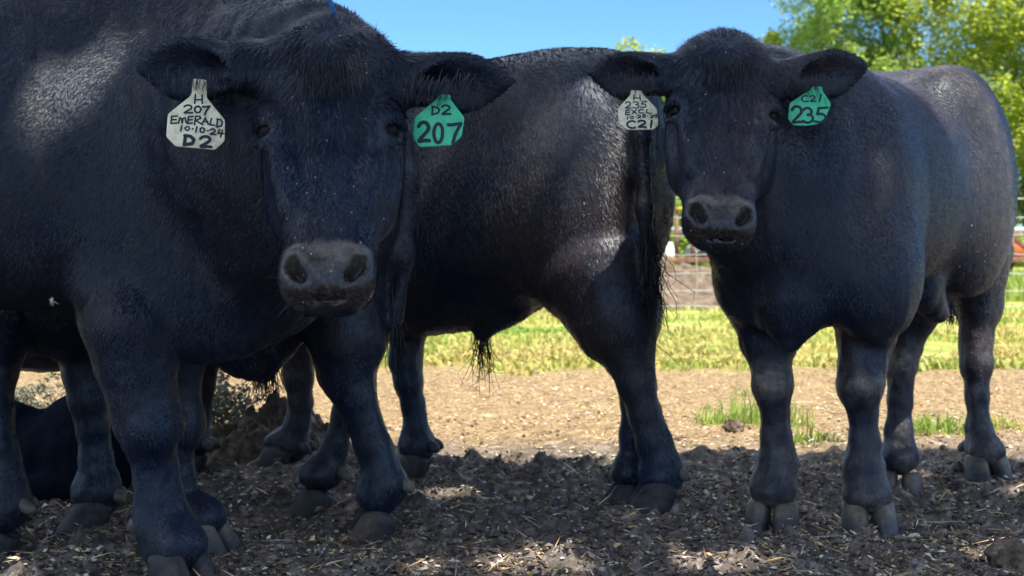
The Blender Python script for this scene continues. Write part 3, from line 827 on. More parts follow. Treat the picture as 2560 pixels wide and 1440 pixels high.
        dr = h['w'] * np.cos(th)[:, None] * .8 + h['a'] * np.sin(th)[:, None] * .9 + h['n'] * (.05 + .15 * r.uniform(0, 1, n))[:, None]
        dr = dr + np.where(t < .06, .55, 0)[:, None] * -h['a'] + r.normal(0, .18, (n, 3))
        dr /= np.linalg.norm(dr, axis=1, keepdims=True)
        strands("poll_hair", roots, dr, r.uniform(.014, .040, n), root, .0006, .35, .022, 11, tint=.12)
        # tuft hanging down the middle of the forehead
        n2 = spec.get('ntuft', 600)
        la = r.normal(0, .022, n2); ta = r.uniform(.08, .27, n2) * h['L']; t = ta / h['L']
        sn = np.interp(t, [.09, .17, .27], [.004, .022, .022])
        roots = h['O'] + h['a'] * ta[:, None] + h['w'] * la[:, None] + h['n'] * (sn - .003)[:, None]
        dr = h['a'] * 1.0 + h['w'] * (la * 14 * (0.25 - t) / .2)[:, None] + h['n'] * .14 + r.normal(0, .10, (n2, 3))
        dr /= np.linalg.norm(dr, axis=1, keepdims=True)
        strands("forelock", roots, dr, r.uniform(.03, .06, n2), root, .0008, .25, .018, 12, tint=.25)
        # whiskers on the muzzle and chin
        for sd in (-1, 1):
          n3 = 36; t = r.uniform(.84, 1.0, n3); s = np.full(n3, sd); la = s * r.uniform(.045, .078, n3) * ws
          roots = h['O'] + h['a'] * (t * h['L'])[:, None] + h['w'] * la[:, None] + h['n'] * r.uniform(-.07, -.03, n3)[:, None]
          dr = h['w'] * s[:, None] * .8 + h['a'] * .5 + r.normal(0, .25, (n3, 3)); dr /= np.linalg.norm(dr, axis=1, keepdims=True)
          strands("whiskers", roots, dr, r.uniform(.02, .05, n3), root, .0004, .2, .004, 13, tint=1.0)
    for st in spec.get('hair', []):
        r = np.random.default_rng(st.get('seed', 3)); n = st['n']
        c = np.asarray(st['at']); roots = c + r.normal(0, 1, (n, 3)) * np.asarray(st['spread'])
        dr = np.tile(unit(st['dir']), (n, 1)) + r.normal(0, st.get('jit', .2), (n, 3)); dr /= np.linalg.norm(dr, axis=1, keepdims=True)
        strands(st['name'], roots, dr, r.uniform(*st['len'], n), root, st.get('w', .0013), st.get('drop', .5), st.get('curl', .02), st.get('seed', 3), tint=st.get('tint', .25))
    return root

# ---- the big bull at the front, facing right with its head turned to the camera
hA = head_frame(P(826, 40, 2.70), P(813, 742, 2.50), (1, 0.02, -0.015))
earsA = [dict(base=P(640, 165, 2.72), tip=P(338, 168, 2.70), face=(0.25, -1, -0.25), hh=.055),
         dict(base=P(985, 195, 2.72), tip=P(1285, 205, 2.70), face=(-0.25, -1, -0.2), hh=.052)]
bullA = dict(label="big black bull at the front, its head turned to the viewer, tagged EMERALD", origin=(-.70, 3.235, 0), heading=(.985, .17),
    lo=(-2.2, 2.35, -.02), hi=(.12, 3.75, 1.48), h=.0068,
    trunk=trunk_st(1.32, top=[1.10, 1.2, 1.28, 1.31, 1.30, 1.29, 1.31, 1.34, 1.28, 1.14, .95], bot=[.95, .78, .66, .64, .60, .575, .56, .55, .55, .58, .74],
                   hw=[.05, .12, .18, .23, .255, .27, .265, .25, .22, .15, .05]),
    legs=[dict(rows=[(285, 640, 3.08, 250), (325, 800, 3.04, 235), (340, 900, 3.05, 215), (362, 1000, 3.06, 182), (372, 1060, 3.06, 166), (380, 1120, 3.07, 122), (388, 1180, 3.08, 112), (398, 1250, 3.08, 122), (408, 1310, 3.08, 142), (425, 1370, 3.07, 132), (440, 1425, 3.06, 128)], toe=(.75, -.66), fet=8, knee=4, horn=HORND),
          dict(rows=[(420, 780, 3.40, 180), (440, 880, 3.38, 140), (448, 1000, 3.38, 104), (450, 1060, 3.38, 108), (444, 1120, 3.385, 84), (450, 1190, 3.39, 80), (462, 1270, 3.39, 96), (482, 1320, 3.39, 92), (500, 1358, 3.385, 88)], toe=(.9, -.4), fet=6, knee=3),
          dict(rows=[(-900, 820, 3.02, 330), (-960, 960, 2.95, 170), (-1000, 1060, 2.95, 120), (-990, 1200, 2.95, 105), (-985, 1350, 2.95, 125), (-975, 1470, 2.95, 120)], toe=(.95, .2), fet=4),
          dict(rows=[(-830, 820, 3.22, 320), (-880, 960, 3.2, 165), (-915, 1040, 3.2, 118), (-905, 1180, 3.2, 100), (-900, 1310, 3.2, 115), (-890, 1400, 3.2, 115)], toe=(.95, .2), fet=4)],
    head=hA, ears=earsA, folds=[(P(600, 110, 2.98), np.array([.22, .4, .20]), .006), (P(520, 560, 3.0), np.array([.16, .4, .30]), .004)], fur=330000, seed=3, sunlit_dust=[(P(160, 225, 2.93), .18, .22)], dust=.16, fleck=.16, mat=COAT,
    extra=[('chain', [P(600, 300, 3.15), P(700, 330, 2.98), P(800, 300, 2.88)], [.27, .225, .15], .08),
           ('chain', [P(560, 130, 3.2), P(680, 150, 3.02), P(800, 120, 2.85)], [.15, .12, .09], .06),
           ('chain', [P(640, 560, 3.15), P(740, 540, 3.0), P(815, 480, 2.86)], [.20, .14, .10], .08),
           ('cone', P(640, 680, 3.17), P(560, 800, 3.2), .15, .085, .08),
           ('chain', [P(-1500, 180, 2.98), P(-1560, 500, 2.97), P(-1560, 760, 2.97)], [.035, .028, .02], .03)],
    hair=[dict(name="ear_hair", at=P(497, 190, 2.66), spread=(.030, .010, .010), dir=(.12, -.55, -.8), n=70, len=(.02, .04), seed=21, w=.0007, drop=.4, curl=.01, tint=.02),
          dict(name="ear_hair", at=P(1085, 205, 2.66), spread=(.034, .010, .010), dir=(-.25, -.55, -.8), n=110, len=(.025, .05), seed=22, w=.0008, drop=.4, curl=.01, tint=.02)])
build_bull(bullA)

# ---- the bull on the right, head on
hF = head_frame(P(1817, 72, 3.50), P(1800, 588, 3.29), (1, -.06, -.02))
earsF = [dict(base=P(1690, 185, 3.52), tip=P(1468, 182, 3.50), face=(.2, -1, -.25), hh=.055),
         dict(base=P(1945, 200, 3.50), tip=P(2172, 163, 3.47), face=(-.25, -1, -.2), hh=.055)]
bullF = dict(label="black bull on the right standing head on, with dusty knees and pale hooves", origin=(.79, 3.74, 0), heading=(-.60, -.80),
    lo=(.05, 3.0, -.02), hi=(1.72, 4.85, 1.40), h=.0068,
    trunk=trunk_st(.905, front=(.13, .21, .25), bot=[.92, .76, .68, .65, .61, .585, .57, .55, .55, .59, .72], top=[1.02, 1.13, 1.20, 1.215, 1.175, 1.15, 1.16, 1.175, 1.14, 1.06, .93], hw=[.05, .10, .145, .175, .205, .222, .212, .195, .165, .115, .05]),
    legs=[dict(rows=[(1910, 740, 3.80, 190), (1922, 850, 3.77, 140), (1930, 920, 3.75, 108), (1934, 965, 3.74, 102), (1940, 1020, 3.74, 78), (1942, 1090, 3.74, 80), (1944, 1160, 3.74, 100), (1941, 1205, 3.74, 95), (1934, 1250, 3.73, 98)], toe=(-.35, -.94), fet=6, knee=3),
          dict(rows=[(2170, 730, 3.72, 190), (2165, 830, 3.70, 142), (2154, 915, 3.68, 124), (2151, 965, 3.67, 116), (2160, 1030, 3.67, 80), (2163, 1100, 3.67, 82), (2160, 1170, 3.67, 102), (2164, 1215, 3.67, 100), (2168, 1265, 3.66, 104)], toe=(-.02, -1), fet=6, knee=3),
          dict(rows=[(2300, 700, 4.36, 210), (2262, 850, 4.36, 82), (2254, 910, 4.35, 78), (2251, 1000, 4.34, 64), (2250, 1080, 4.33, 70), (2250, 1140, 4.33, 78), (2250, 1180, 4.32, 74)], toe=(-.3, -.95), fet=5),
          dict(rows=[(2430, 640, 4.42, 200), (2445, 760, 4.44, 118), (2440, 850, 4.44, 94), (2440, 910, 4.43, 84), (2442, 990, 4.42, 64), (2446, 1070, 4.41, 70), (2452, 1120, 4.41, 82), (2462, 1170, 4.39, 84)], toe=(.1, -1), fet=6)],
    head=hF, ears=earsF, folds=[(P(1945, 520, 3.62), np.array([.10, .3, .26]), .004)], sh=.125, hk=.145, shk=.035, fur=230000, seed=4, dust=1.25, sunlit_dust=[(P(2440, 330, 4.30), .34, .75), (P(2260, 205, 4.12), .24, .45), (P(2480, 640, 4.35), .22, .65)], fleckzone=(P(2400, 600, 4.02), .17), fleck=.17, mat=COATB, curl=.6,
    extra=[('chain', [P(1990, 430, 3.84), P(1900, 400, 3.70), P(1822, 330, 3.64)], [.25, .19, .125], .07),
           ('chain', [P(2000, 265, 3.9), P(1900, 235, 3.76), P(1820, 200, 3.66)], [.13, .11, .08], .06),
           ('chain', [P(1960, 640, 3.74), P(1900, 560, 3.66), P(1835, 460, 3.60)], [.19, .13, .09], .07),
           ('chain', [P(1985, 640, 3.66), P(1975, 760, 3.62), P(1974, 850, 3.61)], [.13, .075, .030], .045),
           ('cone', P(2300, 720, 4.05), P(2345, 780, 4.12), .06, .03, .05),
           ('chain', [T_ for T_ in (P(2430, 330, 4.78), P(2440, 560, 4.82), P(2440, 760, 4.80))], [.035, .025, .02], .02)],
    hair=[dict(name="ear_hair", at=P(1600, 200, 3.46), spread=(.026, .012, .010), dir=(.15, -.5, -.8), n=90, len=(.02, .045), seed=23, w=.0008, drop=.4, curl=.01, tint=.02),
          dict(name="ear_hair", at=P(2020, 205, 3.44), spread=(.026, .012, .010), dir=(.05, -.5, -.8), n=110, len=(.02, .045), seed=24, w=.0008, drop=.4, curl=.01, tint=.02),
          dict(name="belly_hair", at=P(2378, 765, 4.2), spread=(.008, .008, .01), dir=(0, 0, -1), n=50, len=(.03, .07), seed=5)])
build_bull(bullF)

# ---- the middle bull walking away to the left
bullB = dict(label="black bull in the middle seen from behind its hip, tail hanging at the right", origin=(-.46, 4.56, 0), heading=(-.835, .55),
    lo=(-1.25, 3.45, -.02), hi=(.72, 5.55, 1.42), h=.0098,
    trunk=trunk_st(1.02, bot=[.92, .74, .66, .60, .50, .445, .425, .43, .47, .54, .72]),
    legs=[dict(rows=[(1500, 690, 4.0, 300), (1540, 800, 3.95, 230), (1572, 880, 3.93, 150), (1592, 960, 3.92, 108), (1612, 1030, 3.92, 94), (1632, 1100, 3.92, 92), (1655, 1180, 3.915, 104), (1655, 1235, 3.91, 98)], toe=(-.95, -.1), fet=6, horn=HORND),
          dict(rows=[(1500, 700, 4.16, 240), (1545, 820, 4.1, 170), (1572, 900, 4.06, 110), (1582, 1000, 4.03, 68), (1580, 1090, 4.02, 66), (1580, 1170, 4.02, 78), (1580, 1225, 4.02, 80)], toe=(-.95, -.1), fet=5, horn=HORND, dew=HORND),
          dict(rows=[(1030, 720, 4.60, 170), (1025, 810, 4.57, 90), (1014, 900, 4.56, 92), (1022, 955, 4.55, 78), (1032, 1010, 4.55, 62), (1040, 1065, 4.55, 64), (1050, 1112, 4.55, 78), (1048, 1155, 4.55, 76)], toe=(-.95, .1), fet=6, horn=HORND, dew=HORND),
          dict(rows=[(770, 740, 4.50, 170), (748, 850, 4.52, 88), (746, 940, 4.54, 78), (750, 1000, 4.55, 60), (740, 1060, 4.56, 62), (730, 1115, 4.57, 74), (708, 1155, 4.57, 74)], toe=(-.95, .1), fet=5, horn=HORND, dew=HORND)],
    fur=150000, seed=6, sunlit_dust=[(P(1330, 440, 4.05), .28, .28), (P(1330, 170, 4.3), .24, .20)], dust=.10, fleck=.05, mat=COATB, flen=1.3, fw=1.3,
    extra=[('chain', [np.array([-.55, 4.72, .98]), np.array([-.66, 4.95, 1.02]), np.array([-.70, 5.15, 1.04])], [.24, .19, .14], .08),
           ('chain', [np.array([-.70, 5.15, 1.04]), np.array([-.74, 5.30, .96]), np.array([-.78, 5.42, .80])], [.125, .10, .065], .04),
           ('cone', P(1280, 770, 4.22), P(1205, 838, 4.26), .045, .016, .04),
           ('cone', P(1400, 650, 4.05), P(1405, 745, 4.02), .06, .045, .05),
           ('chain', [P(1580, 215, 3.96), P(1604, 330, 3.90), P(1612, 520, 3.885), P(1620, 700, 3.87)], [.040, .025, .020, .017], .03),
           ('cone', P(1530, 740, 3.97), P(1600, 800, 3.95), .055, .05, .03)],
    hair=[dict(name="belly_hair", at=P(1205, 840, 4.26), spread=(.012, .012, .006), dir=(0.02, 0, -1), n=60, len=(.04, .20), seed=6, w=.0012, curl=.03),
          dict(name="tail_switch", at=P(1624, 640, 3.85), spread=(.012, .010, .05), dir=(0.08, 0, -1), n=240, len=(.06, .20), seed=7, w=.0013, curl=.03, jit=.09)])
build_bull(bullB)

# ---- the bull behind the front one: rump and legs show
bullC = dict(label="black bull half hidden behind the front bull, its rump and crossed hind legs showing", origin=(-1.13, 3.76, 0), heading=(-1, -.03),
    lo=(-2.0, 3.25, -.02), hi=(-.12, 4.2, 1.30), h=.0098,
    trunk=trunk_st(.86, top=[.98, 1.05, 1.10, 1.12, 1.12, 1.10, 1.10, 1.10, 1.08, 1.0, .86], bot=[.86, .68, .56, .52, .46, .42, .41, .42, .44, .49, .66], hw=[.05, .12, .18, .22, .24, .25, .24, .22, .18, .12, .05]),
    legs=[dict(rows=[(840, 740, 3.70, 260), (868, 850, 3.68, 200), (868, 930, 3.67, 158), (890, 990, 3.66, 112), (910, 1050, 3.66, 92), (932, 1110, 3.65, 94), (962, 1210, 3.65, 116), (955, 1280, 3.65, 112)], toe=(-.93, -.25), fet=6, horn=HORND),
          dict(rows=[(850, 760, 3.92, 230), (862, 880, 3.94, 130), (862, 960, 3.96, 76), (855, 1040, 3.97, 58), (838, 1110, 3.97, 66), (818, 1180, 3.97, 82), (802, 1222, 3.97, 76)], toe=(-.95, -.1), fet=5, horn=HORND),
          dict(rows=[(215, 820, 3.72, 170), (214, 930, 3.71, 104), (222, 1000, 3.70, 96), (232, 1070, 3.70, 78), (240, 1150, 3.70, 82), (248, 1235, 3.70, 108), (246, 1280, 3.70, 114)], toe=(-.95, -.2), fet=5, horn=HORND),
          dict(rows=[(10, 830, 3.52, 150), (-10, 930, 3.45, 102), (-12, 1040, 3.43, 94), (-2, 1120, 3.42, 92), (8, 1200, 3.42, 104), (18, 1262, 3.42, 118), (10, 1320, 3.42, 122)], toe=(-.95, -.2), fet=5, horn=HORND)],
    fur=60000, seed=8, dust=.08, fleck=.05, mat=COAT, flen=1.3, fw=1.3,
    extra=[('chain', [P(700, 800, 3.76), P(660, 870, 3.75), P(648, 900, 3.75)], [.08, .055, .035], .06),
           ('cone', P(560, 820, 3.76), P(600, 880, 3.76), .10, .06, .06),
           ('chain', [np.array([-1.36, 3.74, .86]), np.array([-1.55, 3.70, .84]), np.array([-1.68, 3.66, .78])], [.21, .17, .12], .08),
           ('chain', [np.array([-1.68, 3.66, .78]), np.array([-1.80, 3.64, .64]), np.array([-1.86, 3.63, .52])], [.12, .095, .06], .04),
           ('chain', [P(985, 330, 3.80), P(1012, 450, 3.74), P(1004, 640, 3.70), P(990, 800, 3.69)], [.04, .034, .028, .022], .03)],
    hair=[dict(name="belly_hair", at=P(664, 905, 3.75), spread=(.016, .012, .012), dir=(0, 0, -1), n=120, len=(.04, .12), seed=9, w=.0014, tint=.6, curl=.03),
          dict(name="tail_switch", at=P(985, 720, 3.69), spread=(.012, .010, .05), dir=(0, 0, -1), n=140, len=(.04, .13), seed=10, w=.0013, tint=.5, curl=.02, jit=.08)])
build_bull(bullC)

# ---- the fifth one, at the back on the left: only legs and belly show
bullD = dict(label="small black bull at the back on the left, only its legs and belly visible", origin=(-1.62, 4.62, 0), heading=(-1, .0),
    lo=(-2.5, 4.2, -.02), hi=(-.70, 5.0, 1.12), h=.014,
    trunk=trunk_st(.77, top=[.86, .93, .98, 1.0, 1.0, .99, .99, .99, .96, .88, .76], bot=[.70, .52, .42, .38, .33, .31, .31, .33, .37, .43, .58], hw=[.05, .11, .16, .19, .20, .20, .20, .19, .16, .11, .05]),
    legs=[dict(rows=[(500, 860, 4.52, 150), (505, 960, 4.52, 62), (500, 1050, 4.52, 48), (488, 1110, 4.51, 60), (484, 1155, 4.51, 66)], toe=(-.95, .1), fet=3, horn=HORND, dew=HORND),
          dict(rows=[(440, 860, 4.72, 150), (440, 960, 4.72, 62), (436, 1050, 4.72, 48), (430, 1100, 4.72, 56), (428, 1130, 4.72, 60)], toe=(-.95, .1), fet=3, horn=HORND, dew=HORND),
          dict(rows=[(-40, 860, 4.60, 110), (-45, 960, 4.60, 62), (-50, 1050, 4.60, 48), (-58, 1110, 4.60, 58), (-62, 1145, 4.60, 62)], toe=(-.95, .1), fet=3, horn=HORND, dew=HORND),
          dict(rows=[(-130, 860, 4.76, 110), (-130, 960, 4.76, 60), (-132, 1050, 4.76, 46), (-140, 1100, 4.76, 56), (-144, 1125, 4.76, 60)], toe=(-.95, .1), fet=3, horn=HORND, dew=HORND)],
    extra=[('chain', [np.array([-1.85, 4.62, .78]), np.array([-2.02, 4.62, .82]), np.array([-2.14, 4.62, .84])], [.17, .14, .11], .08),
           ('chain', [np.array([-2.14, 4.62, .84]), np.array([-2.26, 4.6, .74]), np.array([-2.33, 4.6, .62])], [.11, .085, .055], .04)],
    fur=0, dust=.05, fleck=0, mat=COAT)
build_bull(bullD)

# ---- a calf lying behind them, seen under the front bull's belly
calf = dict(name="calf", label="black calf lying down behind the bulls' legs at the far left", origin=(-1.30, 4.26, 0), heading=(-1, .0), lying=True,
    lo=(-1.95, 3.98, -.02), hi=(-.98, 4.50, .55), h=.012,
    trunk=(np.array([-.22, -.19, -.12, 0, .10, .18, .22]), np.array([.17, .25, .29, .26, .18, .14, .11]), np.array([.03, .0, -.02, -.02, -.02, 0, .05]), np.array([.05, .11, .16, .18, .16, .11, .05])),
    legs=[], extra=[('chain', [np.array([-1.45, 4.24, .15]), np.array([-1.54, 4.20, .12]), np.array([-1.62, 4.17, .09])], [.11, .085, .07], .05),
                    ('chain', [np.array([-1.62, 4.17, .09]), np.array([-1.70, 4.14, .07]), np.array([-1.78, 4.12, .045])], [.075, .06, .045], .03),
                    ('chain', [np.array([-1.22, 4.12, .12]), np.array([-1.14, 4.07, .06]), np.array([-1.30, 4.05, .035]), np.array([-1.40, 4.04, .03])], [.09, .05, .032, .03], .03)],
    fur=30000, fw=1.5, dust=0, fleck=0, mat=COATD)
build_bull(calf)

# ------------------------------------------------------------------ ear tags with handwriting
def arc(cx, cy, rx, ry, a0, a1, n=10):
    t = np.radians(np.linspace(a0, a1, n)); return [(cx + rx * math.cos(a), cy + ry * math.sin(a)) for a in t]
GLY = {
 '0': [arc(.5, .5, .5, .5, -100, 260, 18)], '1': [[(.75, 0), (.25, 1)]], '.': [[(.4, .5), (.6, .5)]],
 '2': [arc(.45, .28, .45, .28, 195, 395, 10) + [(.62, .58), (.05, .93), (.12, .99), (.6, .95), (1, .97)]],
 '3': [arc(.45, .25, .42, .25, 205, 430, 10) + [(.45, .47)] + arc(.45, .72, .52, .28, -80, 150, 10)],
 '4': [[(.25, 0), (.05, .5), (1, .48)], [(.75, .05), (.5, 1)]],
 '5': [[(1, .02), (.35, .05), (.22, .45)] + arc(.4, .70, .45, .29, -70, 130, 9) + [(0, .92)]],
 '7': [[(0, .08), (.1, .1), (1, .02), (.55, .55), (.35, 1)]],
 '8': [arc(.5, .25, .38, .25, 90, 450, 12), arc(.5, .74, .48, .26, -90, 270, 12)],
 'H': [[(.1, 0), (0, 1)], [(.92, .05), (1, 1)], [(.02, .6), (.95, .55)]],
 'E': [[(.95, .0), (.1, .04), (0, 1), (.9, .92)], [(.05, .5), (.8, .47)]],
 'M': [[(0, 1), (.12, .1), (.35, .25), (.45, 1), (.55, .25), (.8, .1), (1, 1)]],
 'R': [[(0, 1), (.15, 0), (.6, .02), (.7, .25), (.15, .5), (1, 1)]],
 'A': [[(0, 1), (.5, 0), (1, 1)], [(.15, .65), (.85, .62)]],
 'L': [[(.25, 0), (0, .9), (1, 1)]],
 'D': [[(.1, .02), (0, 1)], [(.0, .02), (.6, .1), (1, .45), (.8, .85), (0, 1)]],
 'X': [[(0, .1), (1, .95)], [(.9, 0), (.05, 1)]],
 'C': [arc(.6, .5, .6, .5, -50, -285, 14) + [(1, .92)]],
}
def tag_mat(name, base, dirt):
    m, nt, b = new_mat(name, rough=0.42, spec=0.4)
    n1 = noise(nt, 60, 5, 0.65)
    c = mix(nt, ramp(nt, n1, [(0.45, (0, 0, 0)), (0.75, (1, 1, 1))]), base, dirt)
    nt.links.new(c, b.inputs["Base Color"]); bump(nt, b, n1, 0.15, 0.001)
    b.inputs["Subsurface Weight"].default_value = 0.0
    return m
CREAM = tag_mat("cream_plastic", (0.78, 0.72, 0.50), (0.40, 0.32, 0.19))
GREEN = tag_mat("green_plastic", (0.035, 0.50, 0.25), (0.025, 0.28, 0.14))
INK, _, _ = new_mat("marker_ink", (0.012, 0.02, 0.04), 0.6, 0.3)

def ear_tag(label, off, sc, depth, outline, glyphs, mat, yaw):
    px = lambda x, y: (off[0] + x / sc, off[1] + y / sc)
    O2 = np.array(outline, float); c2 = O2.mean(0)
    cu, cv = px(*c2); C = P(cu, cv, depth); k = depth / FPX / sc
    e1 = np.array([math.cos(yaw), math.sin(yaw), 0]); e2 = np.array([0, -0.20, -1.0]); e2 = unit(e2)
    nn = unit(np.cross(e2, e1)); nn = nn if nn[1] < 0 else -nn
    def to3(p, h=0.0):
        p = np.atleast_2d(np.asarray(p, float)) - c2
        xm = p[:, :1] * k; h = h - 1.6 * xm ** 2 - .35 * np.maximum(p[:, 1:] * k, 0) ** 2 * 8 * xm
        return C + (xm / math.cos(yaw)) * e1 + p[:, 1:] * k * e2 + nn * h
    root = empty("ear_tag", to3([c2])[0], label, "ear tag", "ear tags of the two nearest bulls")
    # plate: bevelled slab with rounded corners
    pts = []
    n = len(O2)
    for i in range(n):
        a, b_, c_ = O2[i - 1], O2[i], O2[(i + 1) % n]
        r = min(34, np.linalg.norm(a - b_) * .35, np.linalg.norm(c_ - b_) * .35)
        p0 = b_ + unit(a - b_) * r; p1 = b_ + unit(c_ - b_) * r
        for t in (0, .5, 1): pts.append((1 - t) ** 2 * p0 + 2 * t * (1 - t) * b_ + t * t * p1)
    pts = np.array(pts); m = len(pts)
    ctr = pts.mean(0); inner = ctr + (pts - ctr) * (1 - 14 / np.linalg.norm(pts - ctr, axis=1, keepdims=True))
    rings = [to3(inner, -.0016), to3(pts, -.0008), to3(pts, .0006), to3(inner, .0014)]
    V = np.concatenate(rings + [to3([ctr], -.0016), to3([ctr], .0014)])
    j = np.arange(m); F = []
    for q in range(3): F.append(np.stack([q * m + j, q * m + (j + 1) % m, (q + 1) * m + (j + 1) % m, (q + 1) * m + j], -1))
    T3 = np.concatenate([np.stack([np.full(m, 4 * m), (j + 1) % m, j], -1), np.stack([np.full(m, 4 * m + 1), 3 * m + j, 3 * m + (j + 1) % m], -1)])
    setparent(mesh_np("plate", V, [np.concatenate(F), T3], [mat], smooth=False), root)
    # marker strokes
    rr = np.random.default_rng(int(off[0])); Vs, Fs, o = [], [], 0
    for g in glyphs:
        ch, x0, y0, x1, y1, pen = g
        for poly in GLY[ch]:
            q = np.array([(x0 + a * (x1 - x0), y0 + b_ * (y1 - y0)) for a, b_ in poly]) + rr.normal(0, 2.0, (len(poly), 2))
            for a, b_ in zip(q[:-1], q[1:]):
                d = unit(b_ - a); s = np.array([-d[1], d[0]]) * pen / 2
                Vs.append(to3([a - s, b_ - s, b_ + s, a + s], .0017)); Fs.append(np.array([[0, 1, 2, 3]]) + o); o += 4
            for a in q:
                an = np.arange(8) / 8 * 2 * np.pi
                Vs.append(to3(a + pen / 2 * np.stack([np.cos(an), np.sin(an)], -1), .00172 + .00001 * rr.uniform())); 
                Fs.append(np.array([[0, 1, 2, 3], [0, 3, 4, 7], [4, 5, 6, 7]]) + o); o += 8
    setparent(mesh_np("lettering", np.concatenate(Vs), np.concatenate(Fs), [INK], smooth=False), root)

ear_tag("cream plastic ear tag of the front bull, marked EMERALD in black marker", (400, 190), 6.857, 2.655,
        [(540, 20), (770, 40), (785, 365), (1100, 740), (1108, 1110), (960, 1275), (315, 1230), (150, 1055), (158, 655), (500, 350), (532, 290)],
        [('H', 585, 310, 715, 465, 30), ('2', 420, 500, 560, 640, 32), ('0', 592, 518, 695, 632, 34), ('7', 725, 510, 840, 665, 36),
         ('E', 215, 692, 320, 825, 28), ('M', 340, 712, 465, 820, 28), ('E', 488, 700, 575, 828, 28), ('R', 600, 695, 735, 848, 28), ('A', 725, 715, 825, 830, 26), ('L', 850, 727, 932, 850, 26), ('D', 965, 728, 1062, 872, 28),
         ('1', 370, 865, 405, 960, 28), ('0', 450, 880, 520, 945, 26), ('.', 560, 905, 585, 930, 32), ('1', 622, 880, 652, 975, 28), ('0', 695, 895, 768, 980, 28), ('.', 812, 935, 838, 960, 32), ('2', 865, 912, 950, 1012, 30), ('4', 985, 920, 1088, 1050, 30),
         ('D', 450, 1035, 610, 1200, 58), ('2', 705, 1050, 885, 1235, 52)], CREAM, 0.22)
ear_tag("green plastic ear tag of the front bull, marked D2", (1000, 190), 6.857, 2.655,
        [(640, 300), (860, 310), (860, 390), (1100, 715), (1050, 1060), (870, 1210), (330, 1230), (210, 1050), (235, 700), (490, 490), (620, 390)],
        [('D', 550, 515, 680, 660, 36), ('2', 720, 500, 870, 660, 36), ('2', 310, 790, 510, 1135, 66), ('0', 585, 825, 740, 1160, 58), ('7', 835, 815, 1050, 1165, 58)], GREEN, -0.26)
ear_tag("cream plastic ear tag of the bull on the right, marked EXCL", (1520, 200), 9.6, 3.445,
        [(550, 230), (820, 235), (840, 320), (1195, 670), (1225, 1080), (1095, 1195), (450, 1220), (260, 1070), (235, 690), (545, 345)],
        [('H', 610, 350, 780, 480, 30), ('2', 415, 525, 550, 688, 32), ('3', 590, 520, 740, 680, 32), ('5', 780, 505, 935, 662, 32),
         ('E', 415, 735, 530, 848, 32), ('X', 570, 722, 680, 828, 32), ('C', 728, 712, 850, 798, 32), ('L', 912, 708, 1028, 795, 30),
         ('1', 448, 885, 475, 955, 30), ('0', 522, 882, 602, 944, 28), ('.', 645, 878, 668, 898, 30), ('2', 692, 848, 788, 922, 28), ('8', 825, 826, 895, 905, 28), ('.', 940, 858, 962, 878, 28), ('2', 1022, 842, 1098, 902, 26), ('4', 1112, 805, 1205, 912, 28),
         ('C', 445, 1000, 640, 1175, 46), ('2', 715, 985, 910, 1150, 50), ('1', 1018, 970, 1062, 1150, 52)], CREAM, 0.24)
ear_tag("green plastic ear tag of the bull on the right, marked C21", (1940, 190), 9.6, 3.425,
        [(880, 240), (1110, 250), (1095, 330), (1280, 670), (1150, 1020), (960, 1180), (700, 1215), (420, 1190), (300, 1030), (330, 740), (360, 630), (640, 440), (830, 330)],
        [('C', 630, 468, 778, 612, 36), ('2', 825, 470, 945, 612, 36), ('1', 1010, 445, 1095, 610, 36), ('2', 400, 720, 640, 1130, 66), ('3', 650, 770, 875, 1140, 62), ('5', 905, 760, 1200, 1140, 60)], GREEN, -0.32)

# ------------------------------------------------------------------ foliage helpers
def leaf_mat(name, a, b_, c_, trans=0.35, rough=0.5):
    m, nt, b = new_mat(name, rough=rough, spec=0.35)
    col = ramp(nt, attr(nt, "leaf_tint").outputs["Fac"], [(0.0, a), (0.5, b_), (1.0, c_)])
    nt.links.new(col, b.inputs["Base Color"])
    tr = nt.nodes.new("ShaderNodeBsdfTranslucent"); nt.links.new(col, tr.inputs[0])
    ms = nt.nodes.new("ShaderNodeMixShader"); ms.inputs[0].default_value = trans
    out = [n for n in nt.nodes if n.type == 'OUTPUT_MATERIAL'][0]
    nt.links.new(b.outputs[0], ms.inputs[1]); nt.links.new(tr.outputs[0], ms.inputs[2]); nt.links.new(ms.outputs[0], out.inputs[0])
    return m

def leaves(centers, size, r, flat=0.5, aspect=0.6, bias=0.0):
    """one folded leaf (two triangles) per centre"""
    n = len(centers)
    ax = r.normal(0, 1, (n, 3)); ax[:, 2] *= flat; ax /= np.linalg.norm(ax, axis=1, keepdims=True)
    up = r.normal(0, 1, (n, 3)) * (0.6 if bias else 1.0); up[:, 2] += 0.8; up += SUN * bias
    s = np.cross(ax, up); s /= np.maximum(np.linalg.norm(s, axis=1, keepdims=True), 1e-9)
    nn = np.cross(s, ax)
    sz = (size * r.uniform(.6, 1.35, n))[:, None]
    tip = centers + ax * sz * .5; base = centers - ax * sz * .5
    l = centers + s * sz * aspect * .5 + nn * sz * .10; rr = centers - s * sz * aspect * .5 + nn * sz * .10
    V = np.stack([base, l, tip, rr], 1).reshape(-1, 3)
    q = np.arange(n)[:, None] * 4
    F = np.concatenate([q + np.array([[0, 2, 1]]), q + np.array([[0, 3, 2]])])
    return V, F

